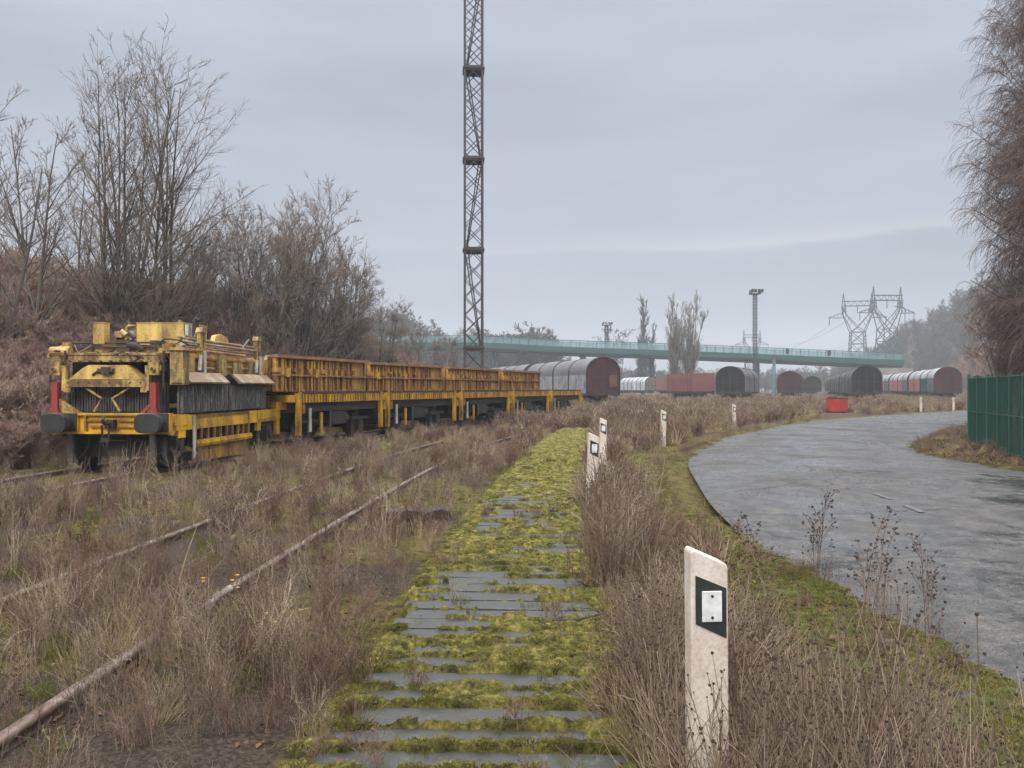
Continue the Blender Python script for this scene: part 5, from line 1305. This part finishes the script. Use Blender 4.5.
def weeds(name, n, x0, x1, y0, y1, dens, mixw, s0, s1, zs=1.0, seed=1, frustum=True, tilt=.12):
    rng = np.random.default_rng(seed); x = rng.uniform(x0, x1, n); y = rng.uniform(y0, y1, n)
    k = rng.uniform(0, 1, n) < dens(x, y)
    if frustum: k &= (np.abs(x) < .72 * y + 1.6)
    x, y = x[k], y[k]; m_ = len(x); p = np.array(mixw, float); p /= p.sum()
    W = np.stack([p[q] * np.exp(4.5 * (fbm(x, y, 210 + q // 2, 2, .75) - .5)) for q in range(10)], 1); W /= W.sum(1, keepdims=True)
    idx = np.minimum((rng.uniform(0, 1, (m_, 1)) > np.cumsum(W, 1)).sum(1), 9); sc__ = rng.uniform(s0, s1, m_) * (.50 + 1.0 * fbm(x, y, seed + 7, 3, .8))
    scv = np.stack([sc__, sc__, sc__ * zs * rng.uniform(.8, 1.2, m_)], -1)
    print(name, m_)
    return scatter(name, np.stack([x, y, ground_h(x, y)], -1), rng.uniform(0, 6.28, m_), scv, idx, (WC1 if y1 <= 8 or name == 'edge_tufts' else WC2 if y1 <= 20 else WC3), rng.normal(0, tilt, (m_, 2)) * np.where((idx == 6) | (idx == 7), 3.2, 1.0)[:, None])
def offpath(x, y, lo=.62, hi=.95): return sstep(lo, hi, np.abs(x - path_c(y)) + (fbm(x, y, 91, 2, 1.5) - .5) * .5)
def offroad(x, y, lo=.2, hi=1.0):
    d, _ = road_dist(x, y); return sstep(lo, hi, d + (fbm(x, y, 92, 2, 1.2) - .5) * .7)
def offrail(x, y):
    o = np.ones_like(x)
    for s_ in (-.7535, .7535): q_ = x - near_track(y) - s_; o *= .52 + .48 * sstep(.03, np.where(q_ > 0, .5, .12), np.abs(q_))
    return o
def offtrain(x, y): return np.where((np.abs(x - train_track(y)) < 1.0) & (y > 15.2), 0, 1) * np.where(y > 12, .2 + .8 * sstep(1.0, 2.6, np.abs(x - train_track(y))), 1)
SIGHT = [(21.0, 55, 1.1, 22, 0), (4.14, 23.3, .3, 6, .25), (8.54, 32.7, .35, 8, .3), (27.3, 56.7, .5, 9, .4), (1.02, 11.05, .13, 2.2, .25), (1.81, 16.4, .15, 2, .4)]
def sight(x, y):
    o = np.ones_like(x)
    for X0, Z0, hw, dp, k in SIGHT: o *= np.where((np.abs(x - X0 * y / Z0) < hw) & (y > Z0 - dp) & (y < Z0 + .15), k, 1)
    return o
left = lambda x, y: (x < path_c(y)) * offpath(x, y) * offrail(x, y) * offtrain(x, y) * (.16 + .84 * sstep(.42, .60, fbm(x, y, 95, 3, .9)))
right = lambda x, y: sight(x, y) * (x > path_c(y)) * offpath(x, y, .66, .92) * offroad(x, y, np.where(y < 7, 1.1, .45), np.where(y < 7, 1.95, 1.9)) * (.35 + .65 * sstep(.36, .55, fbm(x, y, 96, 3, 1.0))) * (road_dist(x, y)[1] < 0)
weeds('dry_weeds', 2600, -7, .3, 2.0, 8, left, [4, 4, 3, 3.5, 3.5, 4, 2, 1.2, .4, 7], .42, .92, 1.0, 1)
weeds('dry_weeds', 3900, -13, 1.5, 8, 20, left, [4, 4, 3, 4, 4, 4, 2, 1.5, .4, 7], .48, .95, 1.0, 2)
weeds('dry_weeds', 6500, -16, 6, 20, 46, left, [3, 3, 2, 5, 4, 5, 4, 3, .2, 3], .7, 1.1, .8, 3)
weeds('roadside_weeds', 3600, .3, 3.2, 2.0, 7, right, [5, 5, 5, 3, 3, 4, 4.5, 6, .4, 4], .65, 1.2, 1.05, 4)
weeds('roadside_weeds', 4200, .4, 4.5, 7, 14, right, [6, 6, 5, 3, 3, 4, 3, 4, .2, .6], .8, 1.2, 1.0, 5)
weeds('roadside_weeds', 5000, .8, 14, 14, 34, right, [4, 5, 4, 5, 4, 6, 4, 4, .1, .6], .95, 1.5, .85, 6)
far = lambda x, y: sight(x, y) * offroad(x, y, .8, 3) * np.where((np.abs(x - train_track(y)) < 1.2) & (y < 50), 0, 1) * (x > train_track(y) - 3)
weeds('far_weeds', 13000, -8, 60, 33, 75, lambda x, y: far(x, y) * (road_dist(x, y)[1] < 0), [4, 5, 4, 5, 4, 6, 6, 6, 0, .5], 1.5, 2.4, .55, 7)
weeds('far_weeds', 9000, -30, 130, 70, 170, lambda x, y: offroad(x, y, 1, 4), [4, 5, 4, 4, 4, 4, 8, 8, 0, .5], 2.4, 3.8, .36, 8)
weeds('verge_weeds', 1500, 9.5, 20, 12, 34, lambda x, y: offroad(x, y, .3, 1.2) * (road_dist(x, y)[1] > 0), [1, 1, .5, 4, 6, 3, 5, 2, 0, 2], .5, .9, .7, 9)
weeds('edge_tufts', 26000, 2, 26, 4, 40, lambda x, y: .8 * np.exp(-((road_dist(x, y)[0] - .10) / .22) ** 2), [1, 1, .3, 2.5, 3, .5, 4, .5, 0, 6], .28, .7, .8, 12, frustum=True)
weeds('moss_sprouts', 1500, -1.2, 3.2, 2.2, 12, lambda x, y: .35 * (1 - offpath(x, y)) + .5 * (1 - offroad(x, y, .3, 1.2)) * (road_dist(x, y)[0] > .1), [0, .1, 0, .5, .5, 0, .3, 0, 0, 6], .25, .6, .9, 10)
M['leaf'] = plantmat('fallen_brown_leaves', (.05, .03, .02), (.11, .065, .035), (.19, .12, .065))
def leaf_proto(seed, n, rad):
    rng = np.random.default_rng(seed); mb = MB()
    for _ in range(n):
        c = np.array([rng.normal(0, rad), rng.normal(0, rad), rng.uniform(.004, .02)]); a = rng.uniform(0, 6.28); l = rng.uniform(.010, .022); w_ = l * .6
        u = np.array([math.cos(a), math.sin(a), rng.normal(0, .35)]); v = np.array([-math.sin(a), math.cos(a), rng.normal(0, .35)])
        mb.add([c - u * l, c - v * w_ + (0, 0, .006), c + u * l, c + v * w_ + (0, 0, .006)], np.array([(0, 1, 2, 3)]))
    return mb.build('leaf_shape', M['leaf'])
LC = proto_coll('leaf_shapes', [leaf_proto(600 + k, 26, .16) for k in range(3)])
lr = np.random.default_rng(77); lx = lr.uniform(-7, 13, 9000); ly = lr.uniform(2, 26, 9000)
lk = (np.abs(lx) < .7 * ly + 1.5) & (lr.uniform(0, 1, 9000) < np.where(road_dist(lx, ly)[0] < .1, .0, np.where(road_dist(lx, ly)[1] > 0, .8, .16)) * (np.abs(lx - path_c(ly)) > .8)); lx, ly = lx[lk], ly[lk]
lrd = road_dist(lx, ly)[0]
lz = np.where(lrd < -.3, .055, np.where(np.abs(lx - path_c(ly)) < .8, .05, ground_h(lx, ly) + .01))
scatter('fallen_leaves', np.stack([lx, ly, lz], -1), lr.uniform(0, 6.28, len(lx)), lr.uniform(.7, 1.3, len(lx)), lr.integers(0, 3, len(lx)), LC)
M['mosstuft'] = plantmat('moss_sprigs', (.04, .040, .014), (.12, .108, .028), (.25, .21, .08))
def tuft_proto(seed, n, H, rad):
    rng = np.random.default_rng(seed); a = rng.uniform(0, 6.28, n); r = rad * np.sqrt(rng.uniform(0, 1, n))
    st = np.stack([np.cos(a) * r, np.sin(a) * r, np.full(n, -.006)], -1)
    d = np.stack([np.cos(a) * r / rad + rng.normal(0, .3, n), np.sin(a) * r / rad + rng.normal(0, .3, n), np.ones(n)], -1)
    P = polylines(st, d, H * rng.uniform(.5, 1.1, n) * (1.1 - .6 * r / rad), 3, .2, -.05, rng); mb = MB(); v, q = tubes(P, taper(np.full(n, .003), 3, .45), 3); mb.add(v, q)
    return mb.build('moss_sprig', M['mosstuft'])
TC = proto_coll('moss_sprigs', [tuft_proto(700 + k, 70, .013, .045) for k in range(3)])
tr_ = np.random.default_rng(9); n_ = 26000
ri = np.minimum((tr_.uniform(0, 1, n_) ** 1.0 * 560).astype(int), MOSS_TH.shape[0] - 1); cj = tr_.integers(2, MOSS_TH.shape[1] - 12, n_)
kk = (MOSS_TH[ri, cj] > .75) & (MOSS_W[2][ri, cj] > .012) & (tr_.uniform(0, 1, n_) < .30 * (.25 + 1.2 * fbm(MOSS_W[0][ri, cj], MOSS_W[1][ri, cj], 97, 3, 3)))
pt = np.stack([MOSS_W[q][ri, cj][kk] for q in range(3)], -1)
gxr = tr_.uniform(1.2, 3.2, 9000); gyr = tr_.uniform(2.6, 9, 9000); gd = road_dist(gxr, gyr); gk = (gd[1] < 0) & (gd[0] > -.05) & (gd[0] < 1.1) & (tr_.uniform(0, 1, 9000) < .8 * fbm(gxr, gyr, 98, 3, 3))
gxr, gyr = gxr[gk], gyr[gk]
hx = tr_.uniform(2.2, 13, 60000); hy = tr_.uniform(4, 26, 60000); hd_ = road_dist(hx, hy)[0]; hk = (hd_ > -.32) & (hd_ < .30) & (tr_.uniform(0, 1, 60000) < sstep(.40, .55, fbm(hx, hy, 98, 3, 2)) * sstep(-.34, .0, hd_))
gxr = np.concatenate([gxr, hx[hk]]); gyr = np.concatenate([gyr, hy[hk]])
pt = np.concatenate([pt, np.stack([gxr, gyr, np.maximum(ground_h(gxr, gyr) + .004, .008)], -1)])
print('tufts', len(pt))
scatter('moss_cushions', pt, tr_.uniform(0, 6.28, len(pt)), tr_.uniform(.6, 1.35, len(pt)), tr_.integers(0, 3, len(pt)), TC)
# small yellow flowers, a long pale straw, a fallen branch
M['petal'] = paint('yellow_petals', (.75, .50, .01), .6, (.5, .3, .01), .2, 20, bump=0, streak=False)
for k, (px, py, lb) in enumerate(((201, 588, 'small yellow flowering plant between the two rails'), (237, 590, 'small plant with yellow flowers close to the rail nearest the path'), (273, 630, 'small yellow flowering plant nearest the mossy path'))):
    X, Z = (px - CX) * 1.45 / (py - HY), F * 1.45 / (py - HY); t = empty('flowering_plant', (X, Z, 0), k, lb, 'plant')
    ms = MB(); mf = MB(); frng = random.Random(k)
    for j in range(3 if k == 1 else 2):
        a = frng.uniform(0, 6.28); r = frng.uniform(.02, .08); h = frng.uniform(.17, .26)
        ms.tube([(0, 0, 0), (math.cos(a) * r * .5, math.sin(a) * r * .5, h * .6), (math.cos(a) * r, math.sin(a) * r, h)], .0025, 5)
        c = np.array((math.cos(a) * r, math.sin(a) * r, h))
        pet = []
        for q in range(9):
            b_ = q / 9 * 6.283; u = np.array((math.cos(b_), math.sin(b_), .35)); v = np.array((-math.sin(b_), math.cos(b_), 0)) * .005
            mf.add([c, c + u * .012 - v, c + u * .019, c + u * .012 + v], [(0, 1, 2, 3)])
        mf.tube([c - (0, 0, .004), c + (0, 0, .006)], .006, 7)
    ms.build('stem', M['grassgreen'], t); mf.build('flower_head', M['petal'], t)
X, Z = (168 - CX) * 5.6 / F, 5.6
o = MB().tube([(0, 0, 0), (.05, 0, .24), (.11, .02, .48), (.185, .03, .70)], [.005, .0045, .0035, .002], 5).tube([(.05, 0, .24), (.09, -.02, .34), (.16, -.03, .36)], [.003, .002, .001], 4).build('straw_stalk', M['straw']); o.location = (X, Z, 0); tag(o, 'long pale straw stalk leaning over the track nearest the path', 'straw')
o = MB().tube([(-.22, .0, .05), (-.05, -.02, .06), (.12, .03, .085), (.30, -.01, .06), (.52, -.06, .05)], [.004, .007, .008, .006, .003], 6).tube([(.12, .03, .085), (.05, .10, .10), (-.02, .15, .09)], [.005, .004, .002], 5).build('fallen_branch', M['black']); o.location = ((585 - CX) * 5.6 / F, 5.6, .02); tag(o, 'thin dark fallen branch lying across the mossy path edge', 'branch')
def grit_proto(seed, n, rad):
    rng = np.random.default_rng(seed); mb = MB(); P = np.stack([rng.normal(0, rad, n), rng.normal(0, rad, n), rng.uniform(.001, .006, n)], -1)
    v, q = blobs(P, .0042, rng); mb.add(v, q); return mb.build('grit_shape', M['grit'])
M['grit'] = plantmat('brown_grit', (.05, .038, .03), (.13, .095, .07), (.22, .19, .16))
GC = proto_coll('grit_shapes', [grit_proto(800 + k, 28, .16) for k in range(3)])
g_ = np.random.default_rng(33); qx = g_.uniform(2.5, 11, 9000); qy = g_.uniform(4, 24, 9000); qd, qs = road_dist(qx, qy)
qk = (qd < .1) & (g_.uniform(0, 1, 9000) < .22 * sstep(-.7, -.05, qd) + .10 * sstep(.56, .72, fbm(qx, qy, 99, 3, .5)))
qx, qy = qx[qk], qy[qk]; qz = np.array([road_z(a_, b_) for a_, b_ in zip(qx, qy)])
scatter('road_grit', np.stack([qx, qy, qz], -1), g_.uniform(0, 6.28, len(qx)), g_.uniform(.6, 1.5, len(qx)), g_.integers(0, 3, len(qx)), GC)
# single tall dark weeds beside the road, one by one
proto = stalk_proto(500, 4, 1.0, .10, .06, 7, 'stalkred', .009, .38, .0035, 3)
spots = [((870 - CX) / 150, 850 / 150, 1.0, 'tall dark seed headed weed leaning over the road edge'), ((925 - CX) / 155, 850 / 155, .8, 'dark seed headed weed nearest the bright moss beside the road'), ((760 - CX) / 150, 850 / 150, .95, 'dark seed headed weed standing right behind the nearest white post'), ((820 - CX) / 120, 850 / 120, .95, 'dark seed headed weed in the middle of the tall roadside weeds')]
for k, (X, Z, s_, lb) in enumerate(spots):
    o = proto if k == 0 else proto.copy()
    if k: COL.objects.link(o)
    o.name = 'dried_weed'; o.location = (X, Z, 0); o.rotation_euler = (0, R(6), k * 1.7); o.scale = (s_,) * 3
    tag(o, lb, 'weed', 'tall dark weeds beside the road')
print('done')
